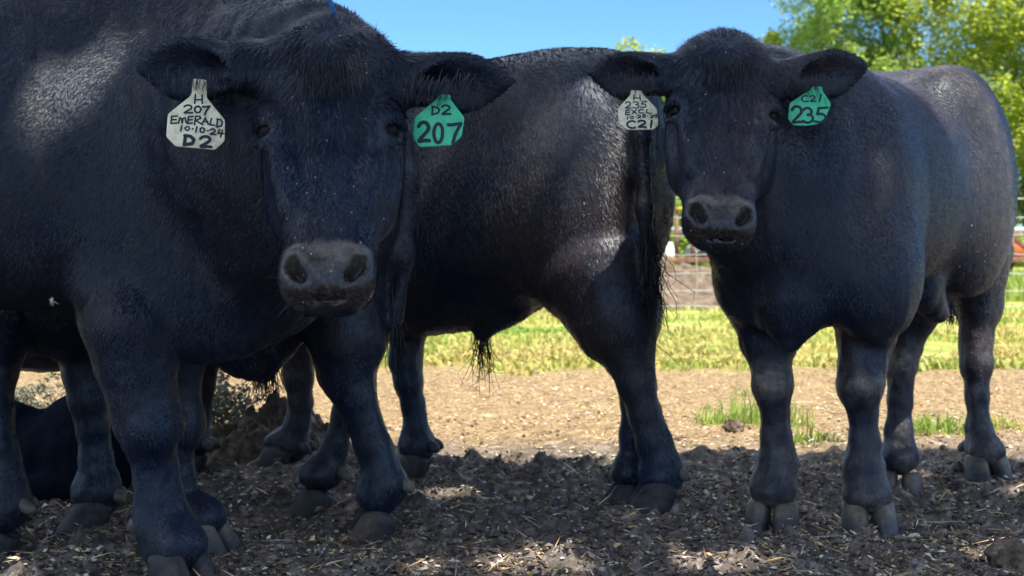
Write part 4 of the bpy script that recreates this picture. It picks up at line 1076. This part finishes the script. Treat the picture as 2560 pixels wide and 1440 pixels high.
BARK, nt, b = new_mat("bark", rough=0.9, spec=0.2)
bn = noise(nt, 22, 5, 0.65)
nt.links.new(ramp(nt, bn, [(0.3, (0.05, 0.04, 0.032)), (0.7, (0.20, 0.165, 0.13))]), b.inputs["Base Color"]); bump(nt, b, bn, 0.6, 0.02)
LEAF_A = leaf_mat("tree_leaves", (0.24, 0.35, 0.05), (0.47, 0.55, 0.09), (0.66, 0.68, 0.17), 0.8)
LEAF_B = leaf_mat("cool_tree_leaves", (0.20, 0.33, 0.09), (0.38, 0.52, 0.12), (0.58, 0.66, 0.21), 0.8)
LEAF_S = leaf_mat("shade_tree_leaves", (0.03, 0.06, 0.012), (0.05, 0.10, 0.02), (0.08, 0.13, 0.03), 0.12)

def limbs_to(base, top, r0, tips, r, jit=.25):
    paths = []
    k = 7; t = np.linspace(0, 1, k)
    trunk = np.asarray(base) * (1 - t[:, None]) + np.asarray(top) * t[:, None]
    trunk[1:-1, :2] += r.normal(0, jit * .25, (k - 2, 2))
    paths.append((trunk, r0 * (1 - .75 * t)))
    for tp in tips:
        i = r.integers(1, k - 1); a = trunk[i]; d = np.asarray(tp) - a
        q = a + d * np.linspace(0, 1, 6)[:, None]; q[1:-1] += r.normal(0, np.linalg.norm(d) * .05, (4, 3)); q[1:-1, 2] += np.sin(np.linspace(0, np.pi, 6))[1:-1] * .08 * np.linalg.norm(d)
        paths.append((q, np.linspace(r0 * (1 - .75 * t[i]) * .55, r0 * .06, 6)))
    return tubes(paths, 8)

# ------------------------------------------------------------------ the tree over the camera whose shade the cattle stand in
EDGE = np.array([(-6, 4.9), (-1.6, 4.95), (-.7, 5.04), (-.3, 4.98), (-.05, 4.90), (.2, 4.72), (.36, 4.56), (.55, 4.66), (.72, 4.72), (.82, 4.92), (1.1, 4.93), (1.3, 5.0), (1.5, 4.95), (1.7, 4.4), (2.2, 4.1), (6, 4.0)])
def shadow_xy(p): return p[..., 0] - SUN[0] / SUN[2] * p[..., 2], p[..., 1] - SUN[1] / SUN[2] * p[..., 2]
HOLES = []
bpy.context.view_layer.update()
_dg = bpy.context.evaluated_depsgraph_get()
def hole(u, v, r):
    """a gap in the crown that lets the sun through to what stands at that place"""
    o = Vector((0, 0, EYE)); d = Vector(P(u, v, 1.0)) - o
    hit, loc, *_ = SC.ray_cast(_dg, o + d * .3, d.normalized())
    if not hit: return
    gx, gy = shadow_xy(np.array(loc)); HOLES.append((gx, gy, r))
for hh_ in [(125, 235, .020), (228, 212, .012),
            (1345, 375, .030), (1315, 450, .046), (1272, 540, .042), (1235, 620, .024), (1545, 330, .036),
            (1085, 405, .022), (1125, 500, .004),
            (2215, 470, -.012), (2170, 390, -.015),
            (2250, 205, .06), (2320, 190, .10), (2350, 235, .10), (2400, 270, .11), (2440, 330, .12), (2465, 400, .12), (2490, 470, .11), (2500, 560, .10), (2490, 660, .08), (2455, 780, .04), (2440, 900, .03),
            (1150, 1225, .075), (1230, 1222, .055), (1080, 1215, .045), (555, 1262, .08), (640, 1275, .035), (1460, 1262, .005),
            (1330, 1388, .06), (1250, 1400, .04), (1410, 1400, .04), (1790, 1392, .065), (1880, 1405, .03), (2480, 1385, .055), (2540, 1230, .03), (1060, 1415, .01), (40, 1400, .01)]:
    hole(*hh_)
def build_shade_tree():
    r = np.random.default_rng(31)
    root = empty("shade_tree", (3.4, -4.2, 0), "broad leafy tree overhead whose dappled shade covers the dirt", "tree")
    gx, gy = np.meshgrid(np.arange(-3.2, 2.7, .040), np.arange(1.5, 5.1, .040))
    gx = gx.ravel(); gy = gy.ravel()
    C = []
    for layer in range(3):
        x = gx + r.uniform(-.05, .05, len(gx)); y = gy + r.uniform(-.05, .05, len(gx))
        z = 5.6 + 1.0 * vnoise2p(x * .7, y * .7, 5) + r.uniform(-.9, .9, len(x))
        ed = np.interp(x, EDGE[:, 0], EDGE[:, 1]) + .09 * fbm2(x * 5, x * 0 + 3, 3, 8) + .05 * vnoise2p(x * 14, y * 14, 2) - .05
        keep = y < ed
        wob = .30 * vnoise2p(x * 9, y * 9, 61)
        for hx, hy, hr in HOLES:
            keep &= np.hypot(x - hx, y - hy) > hr * (1 + wob) + .040
        x, y, z = x[keep], y[keep], z[keep]
        C.append(np.stack([x + SUN[0] / SUN[2] * z, y + SUN[1] / SUN[2] * z, z], -1))
    # the rest of the crown, behind and beside the camera
    n = 1100
    q = r.normal(0, 1, (n, 3)); q /= np.linalg.norm(q, axis=1, keepdims=True); q *= r.uniform(.5, 1, (n, 1))
    ex = q * np.array([4.2, 4.0, 2.2]) + np.array([3.2, -3.6, 7.0])
    sx, sy = shadow_xy(ex); ok = (sy < 0.9) & (ex[:, 0] > 2.6) | ((sx > 2.5) & (sy < 3.0))
    C.append(ex[ok])
    C = np.concatenate(C)
    V, F = leaves(C, .092, r, .35, .85)
    lt = np.repeat(np.clip(r.normal(.45, .25, len(C)), 0, 1), 4)
    setparent(mesh_np("crown", V, F, [LEAF_S], smooth=False, attrs={"leaf_tint": lt}), root)
    tips = [(1.2, .3, 5.4), (2.8, .8, 5.6), (4.6, .5, 5.8), (.2, -1.2, 6.0), (-.6, .4, 5.3), (5.8, -2.5, 6.8), (2.0, -6.5, 7.2), (3.6, -1.0, 7.8)]
    V, F = limbs_to((3.4, -4.2, 0), (3.1, -3.0, 7.2), .24, tips, r)
    setparent(mesh_np("trunk", V, F, [BARK]), root)
build_shade_tree()

# ------------------------------------------------------------------ trees beyond the fence
def build_tree(x, y, h, w, lab, mat, seed, nclump=34, per=330, leaf=.155, low=.06):
    r = np.random.default_rng(seed)
    root = empty("broadleaf_tree", (x, y, 0), lab, "tree", "trees beyond the wire fence")
    # clump centres through the crown's volume
    q = r.normal(0, 1, (nclump, 3)); q /= np.linalg.norm(q, axis=1, keepdims=True); q *= r.uniform(.25, 1, (nclump, 1)) ** .6
    zc = (q[:, 2] * .5 + .5)
    prof = np.sqrt(np.clip(1 - (2 * zc - .85) ** 2 / 1.45, .06, 1))
    cc = np.stack([x + q[:, 0] * w * prof, y + q[:, 1] * w * prof, h * (low + (1 - low) * zc)], -1)
    rs = r.uniform(.45, .95, nclump) * w * .36
    C = []; T = []
    for c, rad in zip(cc, rs):
        d = r.normal(0, 1, (per, 3)); d /= np.linalg.norm(d, axis=1, keepdims=True)
        p = c + d * (rad * r.uniform(.6, 1.1, (per, 1))) * np.array([1, 1, 1.15])
        C.append(p); T.append(np.full(per, r.normal(.5, .16)))
    C = np.concatenate(C); C[:, 2] = np.maximum(C[:, 2], .1)
    V, F = leaves(C, leaf, r, .6, .7, 2.2)
    lt = np.repeat(np.clip(np.concatenate(T) + r.normal(0, .2, len(C)), 0, 1), 4)
    setparent(mesh_np("crown", V, F, [mat], smooth=False, attrs={"leaf_tint": lt}), root)
    V, F = limbs_to((x, y, -.1), (x + r.normal(0, .2), y, h * .82), 0.006 * h + .03, cc[r.choice(nclump, 9)], r)
    setparent(mesh_np("trunk", V, F, [BARK]), root)

for i, (x, y, h, w, m, nc, lab) in enumerate([
    (3.75, 45, 6.9, 1.5, LEAF_A, 26, "slim light green tree whose tip shows just left of the right bull's ear"),
    (5.1, 43, 5.2, 1.6, LEAF_B, 30, "low round green tree seen between the middle bull and the right bull"),
    (6.6, 46, 5.4, 1.7, LEAF_B, 28, "green tree right behind the head of the right bull"),
    (8.0, 45, 6.9, 1.3, LEAF_A, 24, "small thin tree poking up beside the tall row, right of the bull's poll"),
    (9.9, 46, 11.8, 2.3, LEAF_B, 46, "tall feathery tree, first of the tall row above the right bull's ear"),
    (12.1, 47, 13.0, 2.1, LEAF_A, 46, "tall yellow green tree left of the bright gap of sky"),
    (15.2, 44, 10.6, 2.6, LEAF_A, 54, "broad bright tree right of the gap of sky, above the bull's rump"),
    (17.8, 48, 13.5, 2.8, LEAF_B, 50, "tall tree at the right edge of the picture"),
    (13.6, 50, 6.8, 2.0, LEAF_B, 36, "shorter tree filling in under the gap of sky behind the bull's back"),
    (10.9, 50, 8.5, 2.0, LEAF_B, 36, "tree set back between the two tallest trees"),
    (16.4, 42, 6.8, 2.0, LEAF_A, 40, "low tree behind the rump and tail of the right bull"),
    (2.0, 46, 4.4, 1.7, LEAF_B, 26, "low tree hidden mostly behind the hips of the middle bull"),
    (-1.5, 47, 4.2, 2.0, LEAF_B, 26, "low tree hidden behind the back of the middle bull"),
    (-6.0, 46, 4.8, 2.4, LEAF_B, 26, "round tree far off behind the front bull"),
    (-12.0, 47, 5.5, 2.6, LEAF_A, 26, "wide tree far off behind the body of the front bull"),
    (21.5, 46, 11.0, 3.0, LEAF_A, 34, "tall tree just beyond the right edge of the picture")]):
    build_tree(x, y, h, w * 1.12, lab, m, 100 + i, int(nc * 2.0))

r = np.random.default_rng(77)                                        # low hedge growth under the trees
hx = r.uniform(-14, 24, 26000); hy = 40 + r.uniform(-1.2, 1.5, len(hx)); top = 1.5 + .9 * vnoise2p(hx * .5, hx * 0, 4) + .5 * vnoise2p(hx * 1.7, hx * 0, 6)
hz_ = top * r.uniform(0, 1, len(hx)) ** .7
V, F = leaves(np.stack([hx, hy, hz_], -1), .20, r, .6, .7, 1.3)
tag(mesh_np("undergrowth", V, F, [LEAF_B], smooth=False, attrs={"leaf_tint": np.repeat(np.clip(.5 + .3 * vnoise2p(hx, hz_, 3) + r.normal(0, .2, len(hx)), 0, 1), 4)}), "green undergrowth along the foot of the trees", kind="stuff")

# ------------------------------------------------------------------ grass
GRASS = leaf_mat("grass_blades", (0.58, 0.46, 0.17), (0.37, 0.42, 0.09), (0.22, 0.35, 0.06), 0.25, 0.55)
def blades(x, y, z, ht, wd, r, lean=.45, tint=None):
    n = len(x); th = r.uniform(0, 2 * np.pi, n); le = r.normal(0, lean, n); ph = r.uniform(0, 2 * np.pi, n)
    b0 = np.stack([x, y, z], -1); s = np.stack([np.cos(th), np.sin(th), 0 * th], -1) * wd[:, None] * .5
    d = np.stack([np.cos(ph), np.sin(ph), 0 * ph], -1) * le[:, None]
    mid = b0 + (d * .35 + np.array([0, 0, .62])) * ht[:, None]
    tip = b0 + (d * 1.1 + np.array([0, 0, 1.0]) * (1 - .3 * np.minimum(np.abs(le), 1))[:, None]) * ht[:, None]
    V = np.stack([b0 - s, b0 + s, mid + s * .75, mid - s * .75, tip], 1).reshape(-1, 3)
    q = np.arange(n)[:, None] * 5
    Q = q + np.array([[0, 1, 2, 3]]); T = q + np.array([[3, 2, 4]])
    t = r.uniform(0, 1, n) if tint is None else tint
    return V, [Q, T], np.repeat(np.clip(t, 0, 1), 5)

r = np.random.default_rng(41); n = 90000
t = r.uniform(0, 1, n); gy = 1 / (1 / 7.9 + t * (1 / 15.5 - 1 / 7.9)); gx = r.uniform(-.30, .42, n) * gy
den = .45 + .9 * fbm2(gx * .9, gy * .9, 3, 9); ed = 8.15 + .55 * fbm2(gx * 2, gx * 0, 3, 10) + .5 * np.abs(r.normal(0, .5, len(gx))) * (fbm2(gx * 5, gy * 5, 2, 12))
k = (r.uniform(0, 1, n) < den) & (gy > ed); gx, gy = gx[k], gy[k]
ht = .020 + .055 * r.uniform(0, 1, len(gx)) ** 1.5 * (1.0 + .4 * vnoise2p(gx * 1.4, gy * 1.4, 13))
V, F, tt = blades(gx, gy, ground_h(gx, gy), ht, r.uniform(.010, .034, len(gx)), r, .9, .36 + .50 * fbm2(gx * .8, gy * .8, 3, 15) + r.normal(0, .22, len(gx)))
tag(mesh_np("grass", V, F, [GRASS], smooth=False, attrs={"leaf_tint": tt}), "short patchy grass and weeds in front of the fence", kind="stuff")
n = 16000; gx = r.uniform(1.0, 9.5, n); gy = r.uniform(17, 23, n); k = (gx > 2.35 + .3 * vnoise2p(gx * 0, gy, 2)) ; gx, gy = gx[k], gy[k]
ht = r.uniform(.10, .36, len(gx)) * np.clip((gx - 1.9) / .6, .3, 1); V, F, tt = blades(gx, gy, 0 * gx, ht, r.uniform(.012, .03, len(gx)), r, .25, r.normal(.75, .2, len(gx)))
tag(mesh_np("tall_grass", V, F, [GRASS], smooth=False, attrs={"leaf_tint": tt}), "tall yellow green grass growing by the scrap trailer", kind="stuff")

def grass_tuft(u, v, lab, n, rad, hmax, seed, green=.8):
    r = np.random.default_rng(seed); y0 = GND(v); x0 = (u - 1280) / FPX * y0
    a = r.uniform(0, 6.28, n); q = rad * np.sqrt(r.uniform(0, 1, n)); x = q * np.cos(a) * 1.2; y = q * np.sin(a) * .7
    ht = hmax * r.uniform(.35, 1, n) * (1 - .5 * q / rad)
    V, F, tt = blades(x, y, 0 * x - .01, ht, r.uniform(.004, .009, n), r, .6, r.normal(green, .15, n))
    o = mesh_np("grass_tuft", V, F, [GRASS], smooth=False, attrs={"leaf_tint": tt}); o.location = (x0, y0, float(ground_h(np.array(x0), np.array(y0))))
    tag(o, lab, "grass tuft", "grass tufts on the bare dirt")
grass_tuft(1885, 1068, "green tuft just left of the right bull's front leg, the tallest", 300, .19, .22, 1)
grass_tuft(2000, 1112, "low green tuft between the two front legs of the right bull", 150, .12, .13, 2)
grass_tuft(2345, 1085, "green tuft between the hind legs of the right bull", 330, .17, .13, 3)
grass_tuft(1900, 985, "sparse sprig farther back, behind the right bull's knee", 90, .12, .12, 4)
grass_tuft(2500, 1075, "thin dry tuft right of the right bull's hind leg", 120, .10, .09, 5, .35)

# ------------------------------------------------------------------ wire fence
WIRE, nt, b = new_mat("galvanised_wire", (0.46, 0.47, 0.46), 0.5, 0.4, 0.3)
fy = 14.0
fence = empty("wire_fence", (0, fy, 0), "woven galvanised wire fence along the far side of the grass", "fence")
zs = [1.12, .94, .755, .575, .41, .243, .085]
rr = np.random.default_rng(12)
for q, z in enumerate(zs):
    xx = np.linspace(-7, 10, 120); pts = np.stack([xx, fy + .01 * np.sin(xx * 3 + q), z + .010 * np.sin(xx * 2.1 + q * 1.7) + .005 * np.sin(xx * 9 + q)], -1)
    V, F = tubes([(pts, .0036 if q else .0046)], 5); setparent(mesh_np("line_wire", V, F, [WIRE]), fence)
V, F = tubes([(np.stack([np.full(8, x) + rr.normal(0, .006, 8), np.full(8, fy - .006), np.linspace(1.12, .05, 8)], -1), .0036) for x in np.arange(-6.9, 10, .322) - .05], 5)
setparent(mesh_np("stay_wires", V, F, [WIRE]), fence)
POST, nt, b = new_mat("rusty_post", (0.16, 0.10, 0.07), 0.8, 0.3)
for x in (-5.2, -2.3, .55, 3.05, 5.9, 8.8):
    V, F = tubes([(np.array([(x, fy + .04, -.1), (x, fy + .04, .6), (x, fy + .04, 1.25)]), .028)], 8); setparent(mesh_np("post", V, F, [POST]), fence)

# ------------------------------------------------------------------ heaps of soil and dung
def heap(name, lab, cat, c, rx, ry, h, seed, mat, fine=.03, peak=1.0, n=90, skew=0.0, sc=9.0, group=None):
    g = np.linspace(-1, 1, n); X, Y = np.meshgrid(g, g); R = np.hypot(X - skew * (1 - np.hypot(X, Y)), Y)
    base = np.clip(1 - R, 0, 1) ** peak * h
    x = X * rx; y = Y * ry
    z = base + np.clip(1.05 - np.hypot(X, Y), 0, 1) ** .5 * fine * (fbm2(x * sc + seed, y * sc, 4, seed) + .6 * np.abs(vnoise2p(x * sc * 2.3, y * sc * 2.3, seed + 5))) - .012
    z = np.where(np.hypot(X, Y) > 1.0, -.06, z)
    i, j = np.meshgrid(np.arange(n - 1), np.arange(n - 1), indexing='ij'); a = i * n + j
    F = np.stack([a, a + 1, a + 1 + n, a + n], -1).reshape(-1, 4)
    o = mesh_np(name, np.stack([x, y, z], -1).reshape(-1, 3), F, [mat]); o.location = (*c, 0.0)
    tag(o, lab, cat, group); return o
DUNG, nt, b = new_mat("dried_dung", rough=0.95, spec=0.15)
dn = noise(nt, 26, 5, 0.65); nt.links.new(ramp(nt, dn, [(0.35, (0.05, 0.036, 0.028)), (0.55, (0.15, 0.11, 0.082)), (0.70, (0.36, 0.28, 0.21))]), b.inputs["Base Color"]); bump(nt, b, dn, 0.8, 0.015)
TILL, nt, b = new_mat("tilled_soil", rough=0.95, spec=0.15)
dn = noise(nt, 7, 5, 0.65); nt.links.new(ramp(nt, dn, [(0.35, (0.085, 0.058, 0.042)), (0.55, (0.175, 0.132, 0.095)), (0.75, (0.32, 0.25, 0.18))]), b.inputs["Base Color"]); bump(nt, b, dn, 0.9, 0.05)
heap("dung_heap", "brown crumbly dung heap between the front bulls' legs, with grey weeds beside it", "dung heap", (-.80, 4.86), .30, .24, .19, 3, DUNG, .050, .70, 150, .15, 19)
heap("soil_heap", "wide heap of brown tilled soil behind the wire fence", "soil heap", (1.15, 17.2), 2.1, 2.2, .56, 11, TILL, .14, .55, 130, -.1, 3.2)
def clod(u, v, rpx, lab, seed):
    y0 = GND(v); x0 = (u - 1280) / FPX * y0; rad = rpx * y0 / FPX
    V, F = uvball((0, 0, rad * .75), (rad, rad * .8, rad * .85), None, 44, 28)
    d = V - np.array([0, 0, rad * .75]); V = np.array([0, 0, rad * .75]) + d * (1 + .34 * vnoise(V / rad * 1.6, seed) + .30 * vnoise(V / rad * 4.2, seed + 3) + .16 * vnoise(V / rad * 9, seed + 4))[:, None]
    o = mesh_np("dung_clod", V, F, [DUNG]); o.location = (x0, y0, float(ground_h(np.array(x0), np.array(y0))) - .004); tag(o, lab, "dung clod", "dung clods lying on the dirt")
clod(2432, 1272, 27, "round dark clod on the dirt right of the right bull's hooves", 1)
clod(2530, 1420, 52, "large crumbly clod in the bottom right corner", 2)
clod(1830, 1090, 22, "flat brown clod in the sun left of the green tuft", 3)
clod(1000, 1415, 16, "small clod in the shade below the middle of the picture", 4)

# ------------------------------------------------------------------ dry weeds by the heap
WEED = leaf_mat("dry_weed", (0.10, 0.10, 0.075), (0.17, 0.18, 0.13), (0.26, 0.25, 0.18), 0.15, 0.8)
def weed(u, v, hpx, lab, seed, nst=6):
    r = np.random.default_rng(seed); y0 = GND(v); x0 = (u - 1280) / FPX * y0; h = hpx * y0 / FPX
    root = empty("weed", (x0, y0, 0), lab, "weed", "dry weeds by the dung heap")
    paths = []; lp = []
    for s in range(nst):
        a = r.uniform(0, 6.28); d = np.array([math.cos(a) * .45, math.sin(a) * .45, 1.0]); L = h * r.uniform(.6, 1)
        t = np.linspace(0, 1, 7)[:, None]; q = np.array([0, 0, 0.0]) + d * t * L + np.cumsum(r.normal(0, .012, (7, 3)), 0) * t; paths.append((q, np.linspace(.004, .0015, 7)))
        for b_ in range(7):
            i = r.integers(2, 7); e = q[i] + np.array([*r.normal(0, .04, 2), r.uniform(.0, .05)]); paths.append((np.linspace(q[i], e, 3), .0013)); lp.append(e + r.normal(0, .012, (9, 3)))
    V, F = tubes(paths, 4); o1 = mesh_np("stems", V, F, [WEED], attrs={"leaf_tint": np.full(len(V), .3)}); o1.parent = root
    V, F = leaves(np.concatenate(lp), .022, r, .8, .5); o2 = mesh_np("foliage", V, F, [WEED], smooth=False, attrs={"leaf_tint": np.repeat(r.uniform(0, 1, len(V) // 4), 4)}); o2.parent = root
weed(560, 1120, 170, "grey branching weed at the left foot of the brown heap", 1, 8)
weed(610, 1125, 140, "small grey weed touching the brown heap", 2, 6)
weed(525, 1100, 150, "thin weed beside the hind leg of the hindmost bull", 3, 5)
weed(92, 1075, 130, "dark weed seen through the gap under the bulls at the far left", 4, 6)
weed(50, 1080, 90, "pale weed at the very left edge, in the gap under the bulls", 5, 5)

# ------------------------------------------------------------------ scrap trailer beyond the fence
def boxm(lo, hi, bev=.012):
    lo = np.array(lo, float); hi = np.array(hi, float); V = []
    for d in range(3):
        for sx in (0, 1):
            for sy in (0, 1):
                for sz in (0, 1):
                    p = np.where([sx, sy, sz], hi, lo); s = np.where([sx, sy, sz], -1.0, 1.0) * bev; s[d] = 0; V.append(p + s)
    import bmesh
    bm = bmesh.new()
    for v in V: bm.verts.new(v)
    bmesh.ops.convex_hull(bm, input=list(bm.verts))
    bm.verts.ensure_lookup_table(); bm.verts.index_update()
    used = np.array([v.co[:] for v in bm.verts]); T = np.array([[v.index for v in f.verts] for f in bm.faces if len(f.verts) == 3]); 
    bm.free(); return used, T
def rust(name, a, b_, c_):
    m, nt, b = new_mat(name, rough=0.75, spec=0.3); n1 = noise(nt, 9, 5, 0.65)
    nt.links.new(ramp(nt, n1, [(0.35, a), (0.55, b_), (0.72, c_)]), b.inputs["Base Color"]); return m
RUST = rust("rusted_steel", (0.12, 0.06, 0.04), (0.24, 0.125, 0.085), (0.36, 0.22, 0.16))
ORNG = rust("orange_paint", (0.42, 0.12, 0.04), (0.55, 0.17, 0.06), (0.45, 0.2, 0.12))
YELW = rust("yellow_paint", (0.6, 0.35, 0.05), (0.7, 0.42, 0.06), (0.5, 0.3, 0.1))
WHT = rust("faded_white_paint", (0.42, 0.46, 0.44), (0.62, 0.66, 0.63), (0.5, 0.5, 0.46))
GRY = rust("grey_scrap", (0.18, 0.19, 0.18), (0.30, 0.31, 0.29), (0.40, 0.40, 0.36))
RUB, _, _ = new_mat("old_rubber", (0.02, 0.02, 0.022), 0.85, 0.2)
ty = 24.0
trl = empty("flatbed_trailer", (5.3, ty, 0), "long rusty flatbed trailer with pipe rails behind the fence", "trailer")
pb = lambda name, lo, hi, m: setparent(mesh_np(name, *boxm(lo, hi), [m], smooth=False), trl)
pb("deck", (1.4, ty - .1, .36), (9.6, ty + 1.7, .43), RUST); pb("side_beam", (1.4, ty - .16, .355), (9.6, ty - .103, .44), RUST)
pz = lambda u, v: ((u - 1280) / FPX * ty, EYE - (v - VH) / FPX * ty)
def pipe(name, pts, rad, m, root=trl):
    V, F = tubes([(np.array(pts, float), rad)], 8); return setparent(mesh_np(name, V, F, [m]), root)
x, z0 = pz(1691, 517)
pipe("post", [(x, ty, .43), (x, ty, .8), (x, ty, z0)], .035, RUST); pipe("marker_light", [(x, ty - .05, z0 - .03), (x + .09, ty - .05, z0 - .03), (x + .14, ty - .05, z0 - .03)], .024, YELW)
for u in (1733, 1880, 2040, 2200, 2360, 2530): x1, _ = pz(u, 0); pipe("post", [(x1, ty, .43), (x1, ty, .6), (x1, ty, .82)], .04, RUST)
xr, z1 = pz(1691, 587); pipe("rail", [(xr, ty, z1), (5, ty, z1), (9.5, ty, z1)], .035, RUST)
xr, z2 = pz(1691, 572); pipe("rail", [(xr, ty + 1.5, z2), (5, ty + 1.5, z2), (9.5, ty + 1.5, z2)], .04, WHT)
for wx in (3.1, 3.95, 7.9):
    a = np.linspace(0, 2 * np.pi, 25); V, F = tubes([(np.stack([wx + .2 * np.cos(a), np.full(25, ty + .1), .27 + .2 * np.sin(a)], -1), .07)], 8)
    w_ = setparent(mesh_np("wheel", V, F, [RUB]), trl)
def cargo(name, lab, cat, parts):
    c = np.mean([np.mean(p[1], 0) for p in parts], 0)
    if len(parts) == 1:
        nm, V, F, m = parts[0]; o = mesh_np(name, V - c, F, [m], smooth=False); o.location = tuple(c); tag(o, lab, cat, "scrap lying on the trailer"); return
    root = empty(name, c, lab, cat, "scrap lying on the trailer")
    for nm, V, F, m in parts: setparent(mesh_np(nm, V, F, [m], smooth=False), root)
def sheet(pts, th, m, nm):
    P4 = np.array(pts, float); g = np.linspace(0, 1, 9); A, B = np.meshgrid(g, g)
    G = (P4[0] * ((1 - A) * (1 - B))[..., None] + P4[1] * (A * (1 - B))[..., None] + P4[2] * (A * B)[..., None] + P4[3] * ((1 - A) * B)[..., None])
    G[..., 1] += .05 * np.sin(A * 7) * B
    n = 9; i, j = np.meshgrid(np.arange(n - 1), np.arange(n - 1), indexing='ij'); a = i * n + j
    F = np.stack([a, a + 1, a + 1 + n, a + n], -1).reshape(-1, 4); V = G.reshape(-1, 3)
    per = np.concatenate([np.arange(n), n - 1 + n * np.arange(1, n), n * n - 2 - np.arange(n - 1), n * (n - 2) - n * np.arange(n - 2)])
    q = np.roll(per, -1); S = np.stack([per, q, q + n * n, per + n * n], -1)
    return nm, np.concatenate([V, V + np.array([0, th, 0])]), np.concatenate([F[:, ::-1], F + n * n, S]), m
q = lambda u, v, dy=0.3: np.array([(u - 1280) / FPX * (ty + dy), ty + dy, EYE - (v - VH) / FPX * (ty + dy)])
cargo("metal_panel", "bent white metal panel leaning on the trailer near its left end", "metal panel", [sheet([q(1640, 600), q(1682, 606, .5), q(1690, 640), q(1640, 638)], .02, WHT, "panel")])
cx, cz = pz(1775, 610)
xs = np.linspace(0, 1.75, 14); prof = np.array([.16, .22, .26, .32, .42, .46, .47, .46, .44, .38, .30, .27, .24, .15]); Vb = []
for s_, dy_ in ((0, .35), (1, 1.35)):
    for xx, pp in zip(xs, prof): Vb += [(cx - .25 + xx, ty + dy_, .44), (cx - .25 + xx, ty + dy_ + (.12 if not s_ else -.12), .44 + pp)]
Vb = np.array(Vb); n14 = 14; i = np.arange(13); lo_ = 2 * i
Fb = np.concatenate([np.stack([lo_, lo_ + 2, lo_ + 3, lo_ + 1], -1), np.stack([28 + lo_, 28 + lo_ + 1, 28 + lo_ + 3, 28 + lo_ + 2], -1), np.stack([lo_ + 1, lo_ + 3, 28 + lo_ + 3, 28 + lo_ + 1], -1), np.array([[0, 1, 29, 28], [26, 54, 55, 27]])])
Vw, Fw = uvball((cx + .02, ty + .36, .60), (.13, .04, .10), None, 18, 10)
Vw2, Fw2 = uvball((cx + .50, ty + .42, .74), (.16, .04, .09), None, 18, 10)
cargo("car_shell", "grey scrap car shell with dark openings on the trailer bed", "car shell", [("shell", Vb, Fb, GRY), ("wheel_arch", Vw, Fw, RUB), ("window_opening", Vw2, Fw2, RUB)])
a = np.linspace(0, 2 * np.pi, 21)
def drum(c, rad, ln, m, tilt):
    d = unit([math.cos(tilt), -.25, math.sin(tilt)]); pts = np.array([c - d * ln / 2, c - d * ln / 2.05, c, c + d * ln / 2.05, c + d * ln / 2]); return tubes([(pts, np.array([.9, 1, 1.0, 1, .9]) * rad)], 20)
V, F = drum(q(2533, 633, .6), .155, .42, ORNG, .9)
o = mesh_np("drum", V - q(2533, 633, .6), F, [ORNG]); o.location = tuple(q(2533, 633, .6)); tag(o, "orange steel drum tipped over on the trailer at the right edge", "drum", "scrap lying on the trailer")
V, F = boxm((-.5, -.05, -.035), (.9, .05, .035)); o = mesh_np("scrap_beam", V, F, [RUST], smooth=False); o.location = tuple(q(2555, 612, .3)); o.rotation_euler = (0, .62, 0); tag(o, "rusty beam slanting across the orange drum", "beam", "scrap lying on the trailer")

# ------------------------------------------------------------------ a blue cord hanging from the tree, a bit of white fluff
BLUE, _, _ = new_mat("blue_cord", (0.012, 0.10, 0.30), 0.55, 0.3)
e = P(829, 34, 2.74)
pts = np.array([(e[0] - .02, 2.62, 4.9), (e[0] - .015, 2.68, 3.2), (e[0] - .014, 2.72, 1.6), (e[0] - .012, 2.735, 1.25), (e[0] - .006, 2.738, e[2] + .03), (e[0] + .004, 2.74, e[2] + .006), (e[0] + .004, 2.742, e[2] - .012)])
V, F = tubes([(pts, .0042)], 8)
o = mesh_np("cord", V - e, F, [BLUE]); o.location = tuple(e); tag(o, "thin blue cord hanging down just above the front bull's poll", "cord")
FLUF, _, _ = new_mat("white_fluff", (0.7, 0.68, 0.6), 0.9, 0.1)
rr = np.random.default_rng(9); c = P(131, 752, 2.88); pts = [(np.array([c, c + rr.normal(0, .002, 3) + [0, 0, .003], c + rr.normal(0, .005, 3) + [0, 0, -.004]]), np.array([.0016, .0011, .0004])) for _ in range(14)]
V, F = tubes(pts, 4); o = mesh_np("fluff", V - c, F, [FLUF]); o.location = tuple(c); tag(o, "tiny tuft of white fluff stuck to the belly of the front bull", "fluff")
